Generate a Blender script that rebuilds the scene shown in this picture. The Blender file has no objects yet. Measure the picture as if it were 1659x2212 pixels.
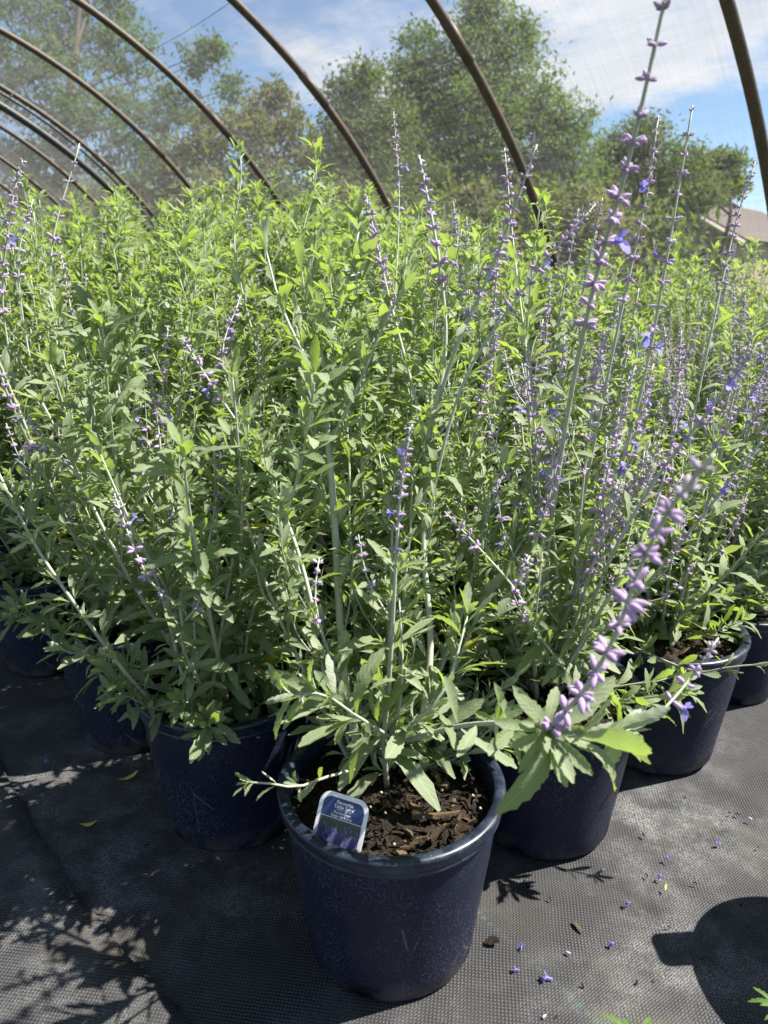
import bpy, math, random
import numpy as np
from mathutils import Matrix, Vector

# ---------------------------------------------------------------- camera, sky, sun, exposure
SC = bpy.context.scene
COL = SC.collection
CAM_H, PITCH, FPX = 0.826, 0.31, 1595.0            # eye height (m), downward tilt (rad), focal length in px of a 1659x2212 frame
cam_d = bpy.data.cameras.new('camera')
cam = bpy.data.objects.new('camera', cam_d); COL.objects.link(cam)
cam.location = (0, 0, CAM_H); cam.rotation_euler = (math.pi/2 - PITCH, 0, 0)
cam_d.sensor_fit = 'VERTICAL'; cam_d.sensor_height = 9.8; cam_d.sensor_width = 7.35
cam_d.lens = 9.8*FPX/2212.0
cam_d.clip_start = 0.02; cam_d.clip_end = 2000
cam_d.dof.use_dof = True; cam_d.dof.focus_distance = 1.05; cam_d.dof.aperture_fstop = 1.9
SC.camera = cam

SUN_EL, SUN_AZ = math.radians(54), math.radians(83)       # azimuth clockwise from +Y
w = bpy.data.worlds.new('World'); SC.world = w; w.use_nodes = True
wn, wl = w.node_tree.nodes, w.node_tree.links
wn.clear()
wo = wn.new('ShaderNodeOutputWorld')
sky = wn.new('ShaderNodeTexSky'); sky.sky_type = 'NISHITA'; sky.sun_disc = False
sky.sun_elevation = SUN_EL; sky.sun_rotation = SUN_AZ
sky.air_density = 1.0; sky.dust_density = 0.1; sky.ozone_density = 4.5
bg = wn.new('ShaderNodeBackground'); bg.inputs[1].default_value = 0.052
wl.new(sky.outputs[0], bg.inputs[0])
# broken cumulus, laid on a flat cloud deck above the whole place
tc = wn.new('ShaderNodeTexCoord')
sep = wn.new('ShaderNodeSeparateXYZ'); wl.new(tc.outputs['Generated'], sep.inputs[0])
zz = wn.new('ShaderNodeMath'); zz.operation = 'MAXIMUM'; zz.inputs[1].default_value = 0.0; wl.new(sep.outputs[2], zz.inputs[0])
za = wn.new('ShaderNodeMath'); za.operation = 'ADD'; za.inputs[1].default_value = 0.22; wl.new(zz.outputs[0], za.inputs[0])
dx = wn.new('ShaderNodeMath'); dx.operation = 'DIVIDE'; wl.new(sep.outputs[0], dx.inputs[0]); wl.new(za.outputs[0], dx.inputs[1])
dy = wn.new('ShaderNodeMath'); dy.operation = 'DIVIDE'; wl.new(sep.outputs[1], dy.inputs[0]); wl.new(za.outputs[0], dy.inputs[1])
cmb = wn.new('ShaderNodeCombineXYZ'); wl.new(dx.outputs[0], cmb.inputs[0]); wl.new(dy.outputs[0], cmb.inputs[1]); cmb.inputs[2].default_value = 8.2
cn = wn.new('ShaderNodeTexNoise'); cn.inputs['Scale'].default_value = 1.15; cn.inputs['Detail'].default_value = 9; cn.inputs['Roughness'].default_value = 0.56
wl.new(cmb.outputs[0], cn.inputs['Vector'])
cr = wn.new('ShaderNodeMapRange'); cr.inputs[1].default_value = 0.49; cr.inputs[2].default_value = 0.61; cr.interpolation_type = 'SMOOTHSTEP'
wl.new(cn.outputs[0], cr.inputs[0])
cn2 = wn.new('ShaderNodeTexNoise'); cn2.inputs['Scale'].default_value = 3.0; cn2.inputs['Detail'].default_value = 6; wl.new(cmb.outputs[0], cn2.inputs['Vector'])
crm = wn.new('ShaderNodeMix'); crm.data_type = 'RGBA'; crm.inputs[6].default_value = (0.50, 0.56, 0.66, 1); crm.inputs[7].default_value = (0.95, 0.95, 0.95, 1)
wl.new(cn2.outputs[0], crm.inputs[0])
bgc = wn.new('ShaderNodeBackground'); wl.new(crm.outputs[2], bgc.inputs[0]); bgc.inputs[1].default_value = 0.40
mxw = wn.new('ShaderNodeMixShader'); wl.new(cr.outputs[0], mxw.inputs[0]); wl.new(bg.outputs[0], mxw.inputs[1]); wl.new(bgc.outputs[0], mxw.inputs[2])
wl.new(mxw.outputs[0], wo.inputs[0])

sun_d = bpy.data.lights.new('sun', 'SUN'); sun_d.energy = 5.0; sun_d.angle = math.radians(0.53); sun_d.color = (1.0, 0.94, 0.83)
sun = bpy.data.objects.new('sun', sun_d); COL.objects.link(sun)
SUN_V = Vector((math.sin(SUN_AZ)*math.cos(SUN_EL), math.cos(SUN_AZ)*math.cos(SUN_EL), math.sin(SUN_EL)))
sun.rotation_euler = SUN_V.to_track_quat('Z', 'Y').to_euler()
sun.location = SUN_V*30

SC.view_settings.view_transform = 'Standard'; SC.view_settings.look = 'None'
SC.view_settings.exposure = 1.68; SC.view_settings.gamma = 1.0; SC.view_settings.use_curve_mapping = False
SC.render.engine = 'CYCLES'
cy = SC.cycles
cy.use_denoising = True; cy.denoiser = 'OPENIMAGEDENOISE'
cy.max_bounces = 6; cy.diffuse_bounces = 2; cy.glossy_bounces = 2; cy.transmission_bounces = 6; cy.transparent_max_bounces = 12
cy.sample_clamp_indirect = 4.0; cy.use_adaptive_sampling = False

# ---------------------------------------------------------------- helpers
CP, SP = math.cos(PITCH), math.sin(PITCH)
def at(px, py, z):
    """world point seen at pixel (px, py) of a 1659x2212 frame, z metres along the optical axis"""
    X = (px-829.5)/FPX; Y = (py-1106)/FPX
    return np.array([X*z, (CP - Y*SP)*z, CAM_H + (-SP - Y*CP)*z])
def on_ground(px, py, h=0.0):
    d = at(px, py, 1.0) - np.array([0, 0, CAM_H])
    t = (h-CAM_H)/d[2]
    return np.array([0, 0, CAM_H]) + d*t
def at_height(px, py, h):
    return on_ground(px, py, h)

def norm(v):
    return v/np.maximum(np.linalg.norm(v, axis=-1, keepdims=True), 1e-9)

class Geo:
    """collects vertices and faces; build() links them as one mesh object"""
    def __init__(s):
        s.v = []; s.q = []; s.t = []; s.qm = []; s.tm = []; s.n = 0; s.var = []; s.uv = []
    def add(s, V, Q=None, T=None, mat=0, var=0.5, uv=None):
        V = np.asarray(V, float); s.v.append(V)
        s.var.append(np.broadcast_to(np.asarray(var, float), (len(V),)))
        s.uv.append(np.zeros((len(V), 2)) if uv is None else np.asarray(uv, float))
        if Q is not None and len(Q):
            Q = np.asarray(Q, int); s.q.append(Q+s.n); s.qm.append(np.full(len(Q), mat))
        if T is not None and len(T):
            T = np.asarray(T, int); s.t.append(T+s.n); s.tm.append(np.full(len(T), mat))
        s.n += len(V)
        return s
    def mesh(s, name, mats, smooth=True, uv=False):
        me = bpy.data.meshes.new(name)
        V = np.concatenate(s.v); var = np.concatenate(s.var)
        Q = np.concatenate(s.q) if s.q else np.zeros((0, 4), int)
        T = np.concatenate(s.t) if s.t else np.zeros((0, 3), int)
        mi = np.concatenate(s.qm+s.tm) if (s.qm or s.tm) else np.zeros(0, int)
        loops = np.concatenate([Q.ravel(), T.ravel()])
        me.vertices.add(len(V)); me.vertices.foreach_set('co', V.astype(np.float32).ravel())
        me.loops.add(len(loops)); me.loops.foreach_set('vertex_index', loops.astype(np.int32))
        np_ = len(Q)+len(T)
        st = np.concatenate([np.arange(len(Q))*4, len(Q)*4+np.arange(len(T))*3]).astype(np.int32)
        me.polygons.add(np_); me.polygons.foreach_set('loop_start', st)
        me.polygons.foreach_set('material_index', mi.astype(np.int32))
        me.polygons.foreach_set('use_smooth', np.full(np_, smooth))
        a = me.attributes.new('var', 'FLOAT', 'POINT'); a.data.foreach_set('value', var.astype(np.float32))
        if uv:
            UV = np.concatenate(s.uv)[loops]
            l = me.uv_layers.new(name='UVMap'); l.data.foreach_set('uv', UV.astype(np.float32).ravel())
        for m in (mats if isinstance(mats, (list, tuple)) else [mats]): me.materials.append(m)
        me.update(calc_edges=True)
        return me
    def build(s, name, mats, parent=None, smooth=True, uv=False):
        return link(name, s.mesh(name, mats, smooth, uv), parent)

KIDS = {}
def link(name, data, parent=None):
    o = bpy.data.objects.new(name, data); COL.objects.link(o)
    if parent is not None: o.parent = parent; KIDS.setdefault(parent.name, []).append(o)
    return o
def tag(o, label=None, cat=None, group=None, kind=None):
    if label: o['label'] = label
    if cat: o['category'] = cat
    if group: o['group'] = group
    if kind: o['kind'] = kind
    return o
def thing(name, loc, label, cat, group=None):
    o = bpy.data.objects.new(name, None); COL.objects.link(o); o.location = loc
    o.empty_display_size = 0.05
    return tag(o, label, cat, group)
def copy_tree(o, parent=None):
    c = o.copy(); COL.objects.link(c); c.parent = parent
    for ch in KIDS.get(o.name, []): copy_tree(ch, c)
    return c

def tube(path, rad, m=6, cap=True):
    path = np.asarray(path, float); n = len(path); rad = np.broadcast_to(np.asarray(rad, float), (n,))
    T = norm(np.gradient(path, axis=0))
    ref = np.array([0, 0, 1.0]) if abs(T[0][2]) < 0.9 else np.array([1.0, 0, 0])
    N = np.zeros_like(path); a = norm(np.cross(T[0], ref)); N[0] = a
    for i in range(1, n):
        a = a - T[i]*a.dot(T[i]); a = a/np.linalg.norm(a); N[i] = a
    B = np.cross(T, N)
    th = np.arange(m)*2*np.pi/m
    V = path[:, None] + rad[:, None, None]*(np.cos(th)[None, :, None]*N[:, None] + np.sin(th)[None, :, None]*B[:, None])
    V = V.reshape(-1, 3)
    i = np.arange(n-1)[:, None]*m; j = np.arange(m)[None]; k = (j+1) % m
    Q = np.stack([i+j, i+k, i+m+k, i+m+j], -1).reshape(-1, 4)
    Tt = []
    if cap:
        V = np.vstack([V, path[0], path[-1]]); c0 = n*m; c1 = c0+1; e = (n-1)*m
        for q in range(m):
            Tt.append((c0, (q+1) % m, q)); Tt.append((c1, e+q, e+(q+1) % m))
    return V, Q, (np.array(Tt) if Tt else None)
def box(c, s, R=None):
    c = np.asarray(c, float); s = np.asarray(s, float)/2
    V = np.array([[x, y, z] for x in (-1, 1) for y in (-1, 1) for z in (-1, 1)])*s
    if R is not None: V = V @ np.asarray(R).T
    Q = [(0, 1, 3, 2), (4, 6, 7, 5), (0, 4, 5, 1), (2, 3, 7, 6), (0, 2, 6, 4), (1, 5, 7, 3)]
    return V+c, Q
def resample(P, n):
    """smooth (Catmull-Rom) curve through points P, n samples evenly along it"""
    P = np.asarray(P, float)
    E = np.vstack([2*P[0]-P[1], P, 2*P[-1]-P[-2]]); out = []
    for i in range(1, len(E)-2):
        p0, p1, p2, p3 = E[i-1:i+3]
        for t in np.linspace(0, 1, 12, endpoint=False):
            out.append(0.5*((2*p1)+(-p0+p2)*t+(2*p0-5*p1+4*p2-p3)*t*t+(-p0+3*p1-3*p2+p3)*t**3))
    out.append(P[-1]); out = np.array(out)
    d = np.concatenate([[0], np.cumsum(np.linalg.norm(np.diff(out, axis=0), axis=1))])
    s = np.linspace(0, d[-1], n)
    return np.stack([np.interp(s, d, out[:, k]) for k in range(3)], -1), d[-1]

# ---------------------------------------------------------------- materials
class M:
    """small node-tree writer"""
    def __init__(s, name):
        s.m = bpy.data.materials.new(name); s.m.use_nodes = True
        s.nt = s.m.node_tree; s.nt.nodes.clear()
        s.out = s.n('ShaderNodeOutputMaterial')
    def n(s, t, **kw):
        x = s.nt.nodes.new(t)
        for k, v in kw.items():
            if k.startswith('i_'):
                key = k[2:]; key = int(key) if key.isdigit() else key
                s.set(x, key, v)
            else: setattr(x, k, v)
        return x
    def set(s, x, key, v):
        if isinstance(v, bpy.types.NodeSocket): s.nt.links.new(v, x.inputs[key])
        else: x.inputs[key].default_value = v
    def math(s, op, a, b=0.0, c=None, clamp=False):
        x = s.n('ShaderNodeMath', operation=op); x.use_clamp = clamp
        s.set(x, 0, a); s.set(x, 1, b)
        if c is not None: s.set(x, 2, c)
        return x.outputs[0]
    def mix(s, f, a, b, mode='MIX'):
        x = s.n('ShaderNodeMix', data_type='RGBA', blend_type=mode)
        s.set(x, 0, f); s.set(x, 6, a if isinstance(a, bpy.types.NodeSocket) else (*a, 1)); s.set(x, 7, b if isinstance(b, bpy.types.NodeSocket) else (*b, 1))
        return x.outputs[2]
    def noise(s, vec, scale, detail=4, rough=0.5, dist=0.0):
        x = s.n('ShaderNodeTexNoise'); s.set(x, 'Scale', scale); s.set(x, 'Detail', detail); s.set(x, 'Roughness', rough); s.set(x, 'Distortion', dist)
        if vec is not None: s.set(x, 'Vector', vec)
        return x.outputs[0]
    def ramp(s, v, lo, hi, a=0.0, b=1.0):
        x = s.n('ShaderNodeMapRange'); x.interpolation_type = 'SMOOTHSTEP'
        s.set(x, 0, v); s.set(x, 1, lo); s.set(x, 2, hi); s.set(x, 3, a); s.set(x, 4, b)
        return x.outputs[0]
    def attr(s, name='var'):
        return s.n('ShaderNodeAttribute', attribute_name=name).outputs['Fac']
    def obj(s): return s.n('ShaderNodeTexCoord').outputs['Object']
    def uv(s): return s.n('ShaderNodeTexCoord').outputs['UV']
    def pos(s): return s.n('ShaderNodeNewGeometry').outputs['Position']
    def bump(s, h, strength=0.3, dist=0.01):
        x = s.n('ShaderNodeBump'); s.set(x, 'Height', h); s.set(x, 'Strength', strength); s.set(x, 'Distance', dist); return x.outputs[0]
    def mapv(s, vec, scale=(1, 1, 1), rot=(0, 0, 0), loc=(0, 0, 0)):
        x = s.n('ShaderNodeMapping'); s.set(x, 'Vector', vec); x.inputs['Scale'].default_value = scale; x.inputs['Rotation'].default_value = rot; x.inputs['Location'].default_value = loc
        return x.outputs[0]
    def bsdf(s, color, rough=0.6, spec=0.4, normal=None, metal=0.0, **kw):
        x = s.n('ShaderNodeBsdfPrincipled')
        s.set(x, 'Base Color', color if isinstance(color, bpy.types.NodeSocket) else (*color, 1)); s.set(x, 'Roughness', rough)
        s.set(x, 'Specular IOR Level', spec); s.set(x, 'Metallic', metal)
        if normal is not None: s.set(x, 'Normal', normal)
        for k, v in kw.items(): s.set(x, k.replace('_', ' '), v)
        return x.outputs[0]
    def end(s, sh): s.nt.links.new(sh, s.out.inputs[0]); return s.m

def leaf_material(name, up_a, up_b, under, trans, fac, yellow=True, gloss=0.35):
    m = M(name); v = m.attr(); uv = m.uv()
    bf = m.n('ShaderNodeNewGeometry').outputs['Backfacing']
    sx = m.n('ShaderNodeSeparateXYZ'); m.set(sx, 0, uv)
    mid = m.math('ABSOLUTE', m.math('SUBTRACT', sx.outputs[1], 0.5))
    # side veins run forward from the midrib; crinkled blade between them
    vein = m.math('SINE', m.math('MULTIPLY', m.math('SUBTRACT', sx.outputs[0], m.math('MULTIPLY', mid, 0.45)), 58.0))
    rib = m.ramp(mid, 0.0, 0.055, 1.0, 0.0)
    nz = m.noise(m.mapv(uv, (26, 12, 1)), 1.0, 3)
    up = m.mix(v, up_a, up_b)
    up = m.mix(m.math('MULTIPLY', nz, 0.55), up, m.mix(0.5, up, under))
    up = m.mix(m.math('MULTIPLY', rib, 0.35), up, under)
    un = m.mix(m.math('MULTIPLY', rib, 0.5), under, (0.46, 0.50, 0.38))
    colr = m.mix(bf, up, un)
    tcol = m.mix(v, trans, tuple(min(1, c*1.25) for c in trans))
    if yellow:
        yf = m.ramp(v, 0.95, 0.98)
        colr = m.mix(yf, colr, (0.42, 0.38, 0.07)); tcol = m.mix(yf, tcol, (0.55, 0.45, 0.05))
    h = m.math('ADD', m.math('MULTIPLY', vein, 0.22), m.math('MULTIPLY', nz, 1.2))
    nb = m.bump(h, 0.35, 0.0009)
    d = m.bsdf(colr, 0.62, gloss, nb)
    t = m.n('ShaderNodeBsdfTranslucent'); m.set(t, 0, tcol); m.set(t, 'Normal', nb)
    mx = m.n('ShaderNodeMixShader'); m.set(mx, 0, fac); m.nt.links.new(d, mx.inputs[1]); m.nt.links.new(t.outputs[0], mx.inputs[2])
    return m.end(mx.outputs[0])

MAT = {}
MAT['leaf'] = leaf_material('sage_leaf', (0.090, 0.145, 0.038), (0.26, 0.31, 0.19), (0.48, 0.52, 0.43), (0.31, 0.435, 0.040), 0.41)
MAT['fern'] = leaf_material('green_leaf', (0.07, 0.16, 0.02), (0.10, 0.20, 0.03), (0.16, 0.25, 0.08), (0.25, 0.45, 0.03), 0.4, False)

def stem_material():
    m = M('sage_stem'); v = m.attr(); p = m.obj()
    nz = m.noise(p, 90, 4); n2 = m.noise(m.mapv(p, (300, 300, 20)), 1.0, 3)
    c = m.mix(v, (0.19, 0.16, 0.11), (0.36, 0.41, 0.31))
    c = m.mix(m.math('MULTIPLY', nz, 0.7), c, (0.46, 0.48, 0.41))
    return m.end(m.bsdf(c, 0.75, 0.25, m.bump(m.math('ADD', nz, n2), 0.4, 0.0006)))
MAT['stem'] = stem_material()
def calyx_material():
    m = M('purple_calyx'); v = m.attr(); p = m.obj()
    nz = m.noise(p, 900, 3)
    c = m.mix(v, (0.31, 0.18, 0.40), (0.58, 0.44, 0.66))
    c = m.mix(m.math('MULTIPLY', nz, 0.5), c, (0.62, 0.54, 0.70))
    c = m.mix(m.ramp(v, 0.93, 0.99), c, (0.46, 0.42, 0.49))
    d = m.bsdf(c, 0.8, 0.2, m.bump(nz, 0.6, 0.0006), Sheen_Weight=0.4, Sheen_Roughness=0.4)
    t = m.n('ShaderNodeBsdfTranslucent'); m.set(t, 0, c)
    mx = m.n('ShaderNodeMixShader'); m.set(mx, 0, 0.25); m.nt.links.new(d, mx.inputs[1]); m.nt.links.new(t.outputs[0], mx.inputs[2])
    return m.end(mx.outputs[0])
MAT['calyx'] = calyx_material()
def petal_material():
    m = M('blue_petal'); v = m.attr()
    c = m.mix(v, (0.22, 0.19, 0.62), (0.38, 0.35, 0.80))
    d = m.bsdf(c, 0.5, 0.3)
    t = m.n('ShaderNodeBsdfTranslucent'); m.set(t, 0, c)
    mx = m.n('ShaderNodeMixShader'); m.set(mx, 0, 0.45); m.nt.links.new(d, mx.inputs[1]); m.nt.links.new(t.outputs[0], mx.inputs[2])
    return m.end(mx.outputs[0])
MAT['petal'] = petal_material()
def pot_material():
    m = M('navy_pot_plastic'); p = m.obj()
    big = m.noise(p, 9, 5, 0.6); fine = m.noise(p, 420, 3, 0.6); med = m.noise(m.mapv(p, (1, 1, 0.35)), 70, 4)
    speck = m.math('MULTIPLY', m.ramp(fine, 0.52, 0.66), m.ramp(big, 0.36, 0.62, 0.12, 1.0))
    vor = m.n('ShaderNodeTexVoronoi', feature='DISTANCE_TO_EDGE'); m.set(vor, 'Vector', m.mapv(p, (14, 14, 5), (0.4, 0.7, 0.2))); m.set(vor, 'Scale', 1.0)
    scr = m.math('MULTIPLY', m.ramp(vor.outputs[0], 0.0, 0.012, 1.0, 0.0), m.ramp(m.noise(p, 13, 2), 0.56, 0.66))
    c = m.mix(m.math('MULTIPLY', med, 0.6), (0.008, 0.0105, 0.025), (0.016, 0.020, 0.042))
    c = m.mix(m.math('MULTIPLY', speck, 0.42), c, (0.15, 0.165, 0.225))
    c = m.mix(m.math('MULTIPLY', scr, 0.28), c, (0.24, 0.26, 0.32))
    sz = m.n('ShaderNodeSeparateXYZ'); m.set(sz, 0, p)
    mud = m.math('MULTIPLY', m.ramp(sz.outputs[2], 0.0, 0.05, 1.0, 0.0), m.ramp(m.noise(p, 30, 5), 0.42, 0.62))
    c = m.mix(m.math('MULTIPLY', mud, 0.6), c, (0.085, 0.075, 0.065))
    r = m.ramp(speck, 0, 1, 0.42, 0.75)
    return m.end(m.bsdf(c, r, 0.22, m.bump(m.math('ADD', fine, m.math('MULTIPLY', med, 1.5)), 0.22, 0.0012)))
MAT['pot'] = pot_material()
def rim_material():
    m = M('navy_rim_plastic'); p = m.obj()
    n = m.noise(p, 60, 4); f = m.noise(p, 500, 2)
    c = m.mix(m.ramp(n, 0.4, 0.75), (0.008, 0.013, 0.028), (0.024, 0.033, 0.056))
    c = m.mix(m.ramp(f, 0.62, 0.75, 0, 0.35), c, (0.25, 0.27, 0.32))
    return m.end(m.bsdf(c, m.ramp(n, 0.3, 0.7, 0.26, 0.42), 0.5, m.bump(n, 0.1, 0.001)))
MAT['rim'] = rim_material()
def soil_material():
    m = M('potting_soil'); p = m.obj()
    n = m.noise(p, 60, 6, 0.65); f = m.noise(p, 240, 4)
    c = m.mix(m.ramp(n, 0.35, 0.7), (0.010, 0.007, 0.005), (0.045, 0.030, 0.020))
    return m.end(m.bsdf(c, 0.85, 0.25, m.bump(m.math('ADD', n, f), 1.0, 0.006)))
MAT['soil'] = soil_material()
def bark_material(name, a, b, c3):
    m = M(name); v = m.attr(); p = m.obj()
    g = m.noise(m.mapv(p, (60, 500, 500)), 1.0, 4); n = m.noise(p, 150, 4)
    c = m.mix(v, a, b); c = m.mix(m.ramp(v, 0.78, 0.9), c, c3)
    c = m.mix(m.math('MULTIPLY', g, 0.7), c, tuple(x*0.4 for x in a))
    return m.end(m.bsdf(c, 0.8, 0.25, m.bump(m.math('ADD', g, n), 0.8, 0.002)))
MAT['bark'] = bark_material('bark_chip', (0.010, 0.0075, 0.006), (0.034, 0.024, 0.017), (0.15, 0.105, 0.06))
MAT['prill'] = M('fertilizer_prill'); MAT['prill'] = MAT['prill'].end(MAT['prill'].bsdf((0.30, 0.30, 0.22), 0.45, 0.5))

FAB_DIR = math.radians(-53)      # the fabric's green tracer threads run this way over the ground
def fabric_material():
    m = M('woven_ground_fabric'); p = m.pos()
    r = m.mapv(p, (1, 1, 1), (0, 0, -FAB_DIR))
    s = m.n('ShaderNodeSeparateXYZ'); m.set(s, 0, r)
    K = 2*math.pi/0.0062
    wob = m.noise(p, 6, 2)
    u = m.math('ADD', s.outputs[0], m.math('MULTIPLY', wob, 0.006)); v = m.math('ADD', s.outputs[1], m.math('MULTIPLY', wob, 0.004))
    su = m.math('SINE', m.math('MULTIPLY', u, K)); sv = m.math('SINE', m.math('MULTIPLY', v, K))
    chk = m.math('MULTIPLY', su, sv)                                   # over/under of the weave
    over = m.ramp(chk, -0.45, 0.45)
    over = m.math('ADD', m.math('MULTIPLY', m.math('SUBTRACT', over, 0.5), m.ramp(m.noise(p, 11, 5, 0.6), 0.36, 0.62, 1.0, 0.35)), 0.5)
    big = m.noise(p, 3.2, 6, 0.62); med = m.noise(p, 14, 6, 0.65); fine = m.noise(p, 480, 3, 0.6)
    c = m.mix(over, (0.015, 0.015, 0.017), (0.060, 0.060, 0.064))
    dust = m.math('MULTIPLY', m.ramp(big, 0.40, 0.66), m.ramp(med, 0.36, 0.62))
    c = m.mix(m.math('MULTIPLY', dust, m.ramp(fine, 0.42, 0.60, 0.10, 1.0)), c, (0.19, 0.19, 0.195))
    alg = m.math('MULTIPLY', m.ramp(m.noise(p, 5.0, 4, 0.6), 0.56, 0.70), 0.45)
    c = m.mix(alg, c, (0.115, 0.115, 0.085))
    wet = m.math('MULTIPLY', m.ramp(m.noise(m.mapv(p, (1, 1, 1), (0, 0, 0), (3.1, 1.7, 0)), 4.2, 5), 0.60, 0.68), 0.6)
    c = m.mix(wet, c, (0.036, 0.033, 0.030))
    # green tracer threads every 0.305 m
    tr = m.math('SUBTRACT', m.math('FRACT', m.math('DIVIDE', m.math('ADD', v, 0.867), 0.414)), 0.5)
    line = m.math('MULTIPLY', m.ramp(m.math('ABSOLUTE', tr), 0.005, 0.009, 1.0, 0.0), m.ramp(m.math('SINE', m.math('MULTIPLY', u, K*0.5)), -0.5, 0.3))
    line = m.math('MULTIPLY', line, m.ramp(m.noise(p, 9, 3), 0.40, 0.58, 0.08, 0.42))
    line = m.math('MULTIPLY', line, m.ramp(v, 0.40, 0.45))
    c = m.mix(line, c, (0.05, 0.15, 0.11))
    h = m.math('ADD', m.math('ADD', m.math('MULTIPLY', over, 1.0), m.math('MULTIPLY', fine, 0.6)), m.math('MULTIPLY', m.math('ABSOLUTE', su), 0.5))
    nb = m.bump(h, 0.7, 0.0016)
    return m.end(m.bsdf(c, 0.55, 0.22, nb))
MAT['fabric'] = fabric_material()
def grass_material():
    m = M('grass_ground'); p = m.pos()
    n = m.noise(p, 1.5, 6); f = m.noise(p, 30, 4)
    c = m.mix(n, (0.05, 0.085, 0.02), (0.10, 0.13, 0.04)); c = m.mix(m.math('MULTIPLY', f, 0.5), c, (0.03, 0.05, 0.012))
    return m.end(m.bsdf(c, 0.9, 0.2, m.bump(f, 0.8, 0.05)))
MAT['grass'] = grass_material()
def hoop_material():
    m = M('weathered_steel_pipe'); p = m.obj()
    n = m.noise(p, 22, 5, 0.6); f = m.noise(p, 140, 4, 0.6)
    c = m.mix(m.ramp(n, 0.38, 0.62), (0.085, 0.046, 0.034), (0.050, 0.043, 0.030))
    c = m.mix(m.ramp(f, 0.52, 0.66, 0, 0.7), c, (0.115, 0.105, 0.075))
    c = m.mix(m.ramp(m.noise(p, 60, 4), 0.58, 0.70, 0, 0.6), c, (0.03, 0.022, 0.018))
    return m.end(m.bsdf(c, 0.55, 0.4, m.bump(f, 0.4, 0.002)))
MAT['hoop'] = hoop_material()
_m = M('black_poly_pipe'); MAT['poly'] = _m.end(_m.bsdf(_m.mix(_m.noise(_m.obj(), 40, 4), (0.012, 0.013, 0.014), (0.05, 0.052, 0.055)), 0.5, 0.4))
_m = M('dark_wire'); MAT['wire'] = _m.end(_m.bsdf((0.03, 0.03, 0.032), 0.5, 0.4))
def cloth_material():
    # a thin net of pale grey yarn: light passes the holes straight, more yarn is met at a slant
    m = M('shade_cloth_net'); uv = m.uv()
    g = m.n('ShaderNodeNewGeometry')
    dp = m.n('ShaderNodeVectorMath', operation='DOT_PRODUCT'); m.set(dp, 0, g.outputs['True Normal']); m.set(dp, 1, g.outputs['Incoming'])
    cosn = m.math('MAXIMUM', m.math('ABSOLUTE', dp.outputs['Value']), 0.16)
    a = m.noise(m.mapv(uv, (420, 5, 1)), 1.0, 3, 0.6); b = m.noise(m.mapv(uv, (5, 420, 1)), 1.0, 3, 0.6)
    a2 = m.noise(m.mapv(uv, (70, 1.2, 1)), 1.0, 3, 0.5); b2 = m.noise(m.mapv(uv, (1.2, 70, 1)), 1.0, 3, 0.5)
    big = m.noise(uv, 1.3, 4)
    yarn = m.math('ADD', m.math('ADD', a, b), m.math('MULTIPLY', m.math('ADD', a2, b2), 0.6))
    tau = m.math('MULTIPLY', m.ramp(yarn, 1.35, 1.9, 0.04, 0.25), m.ramp(big, 0.3, 0.7, 0.8, 1.2))
    T = m.math('EXPONENT', m.math('MULTIPLY', m.math('DIVIDE', tau, cosn), -1.0))
    tr = m.n('ShaderNodeBsdfTransparent'); m.set(tr, 0, (1, 1, 1, 1))
    d = m.n('ShaderNodeBsdfDiffuse'); m.set(d, 0, (0.155, 0.155, 0.16, 1))
    t = m.n('ShaderNodeBsdfTranslucent'); m.set(t, 0, (0.155, 0.155, 0.16, 1))
    y = m.n('ShaderNodeMixShader'); m.set(y, 0, 0.5); m.nt.links.new(d.outputs[0], y.inputs[1]); m.nt.links.new(t.outputs[0], y.inputs[2])
    mx = m.n('ShaderNodeMixShader'); m.set(mx, 0, T); m.nt.links.new(y.outputs[0], mx.inputs[1]); m.nt.links.new(tr.outputs[0], mx.inputs[2])
    return m.end(mx.outputs[0])
MAT['cloth'] = cloth_material()
def tree_leaf(name, a, b, t):
    m = M(name); v = m.attr()
    c = m.mix(v, a, b); tcol = m.mix(v, t, tuple(min(1, x*1.5) for x in t))
    d = m.bsdf(c, 0.6, 0.35)
    tr = m.n('ShaderNodeBsdfTranslucent'); m.set(tr, 0, tcol)
    mx = m.n('ShaderNodeMixShader'); m.set(mx, 0, 0.42); m.nt.links.new(d, mx.inputs[1]); m.nt.links.new(tr.outputs[0], mx.inputs[2])
    return m.end(mx.outputs[0])
MAT['tl_green'] = tree_leaf('locust_leaf', (0.034, 0.078, 0.018), (0.070, 0.125, 0.034), (0.13, 0.20, 0.03))
MAT['tl_olive'] = tree_leaf('olive_leaf', (0.050, 0.074, 0.020), (0.105, 0.125, 0.040), (0.18, 0.19, 0.04))
MAT['tl_dark'] = tree_leaf('dark_leaf', (0.035, 0.065, 0.016), (0.075, 0.11, 0.03), (0.12, 0.17, 0.025))
_m = M('tree_bark'); MAT['trunk'] = _m.end(_m.bsdf(_m.mix(_m.noise(_m.mapv(_m.obj(), (8, 8, 1.5)), 1.0, 5), (0.05, 0.04, 0.03), (0.16, 0.13, 0.10)), 0.9, 0.2))
def shingle_material():
    m = M('roof_shingle'); p = m.obj()
    n = m.noise(p, 4, 5); f = m.noise(p, 40, 3)
    c = m.mix(n, (0.11, 0.095, 0.088), (0.155, 0.135, 0.125)); c = m.mix(m.math('MULTIPLY', f, 0.4), c, (0.13, 0.10, 0.09))
    return m.end(m.bsdf(c, 0.85, 0.25, m.bump(f, 0.5, 0.02)))
MAT['shingle'] = shingle_material()
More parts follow.
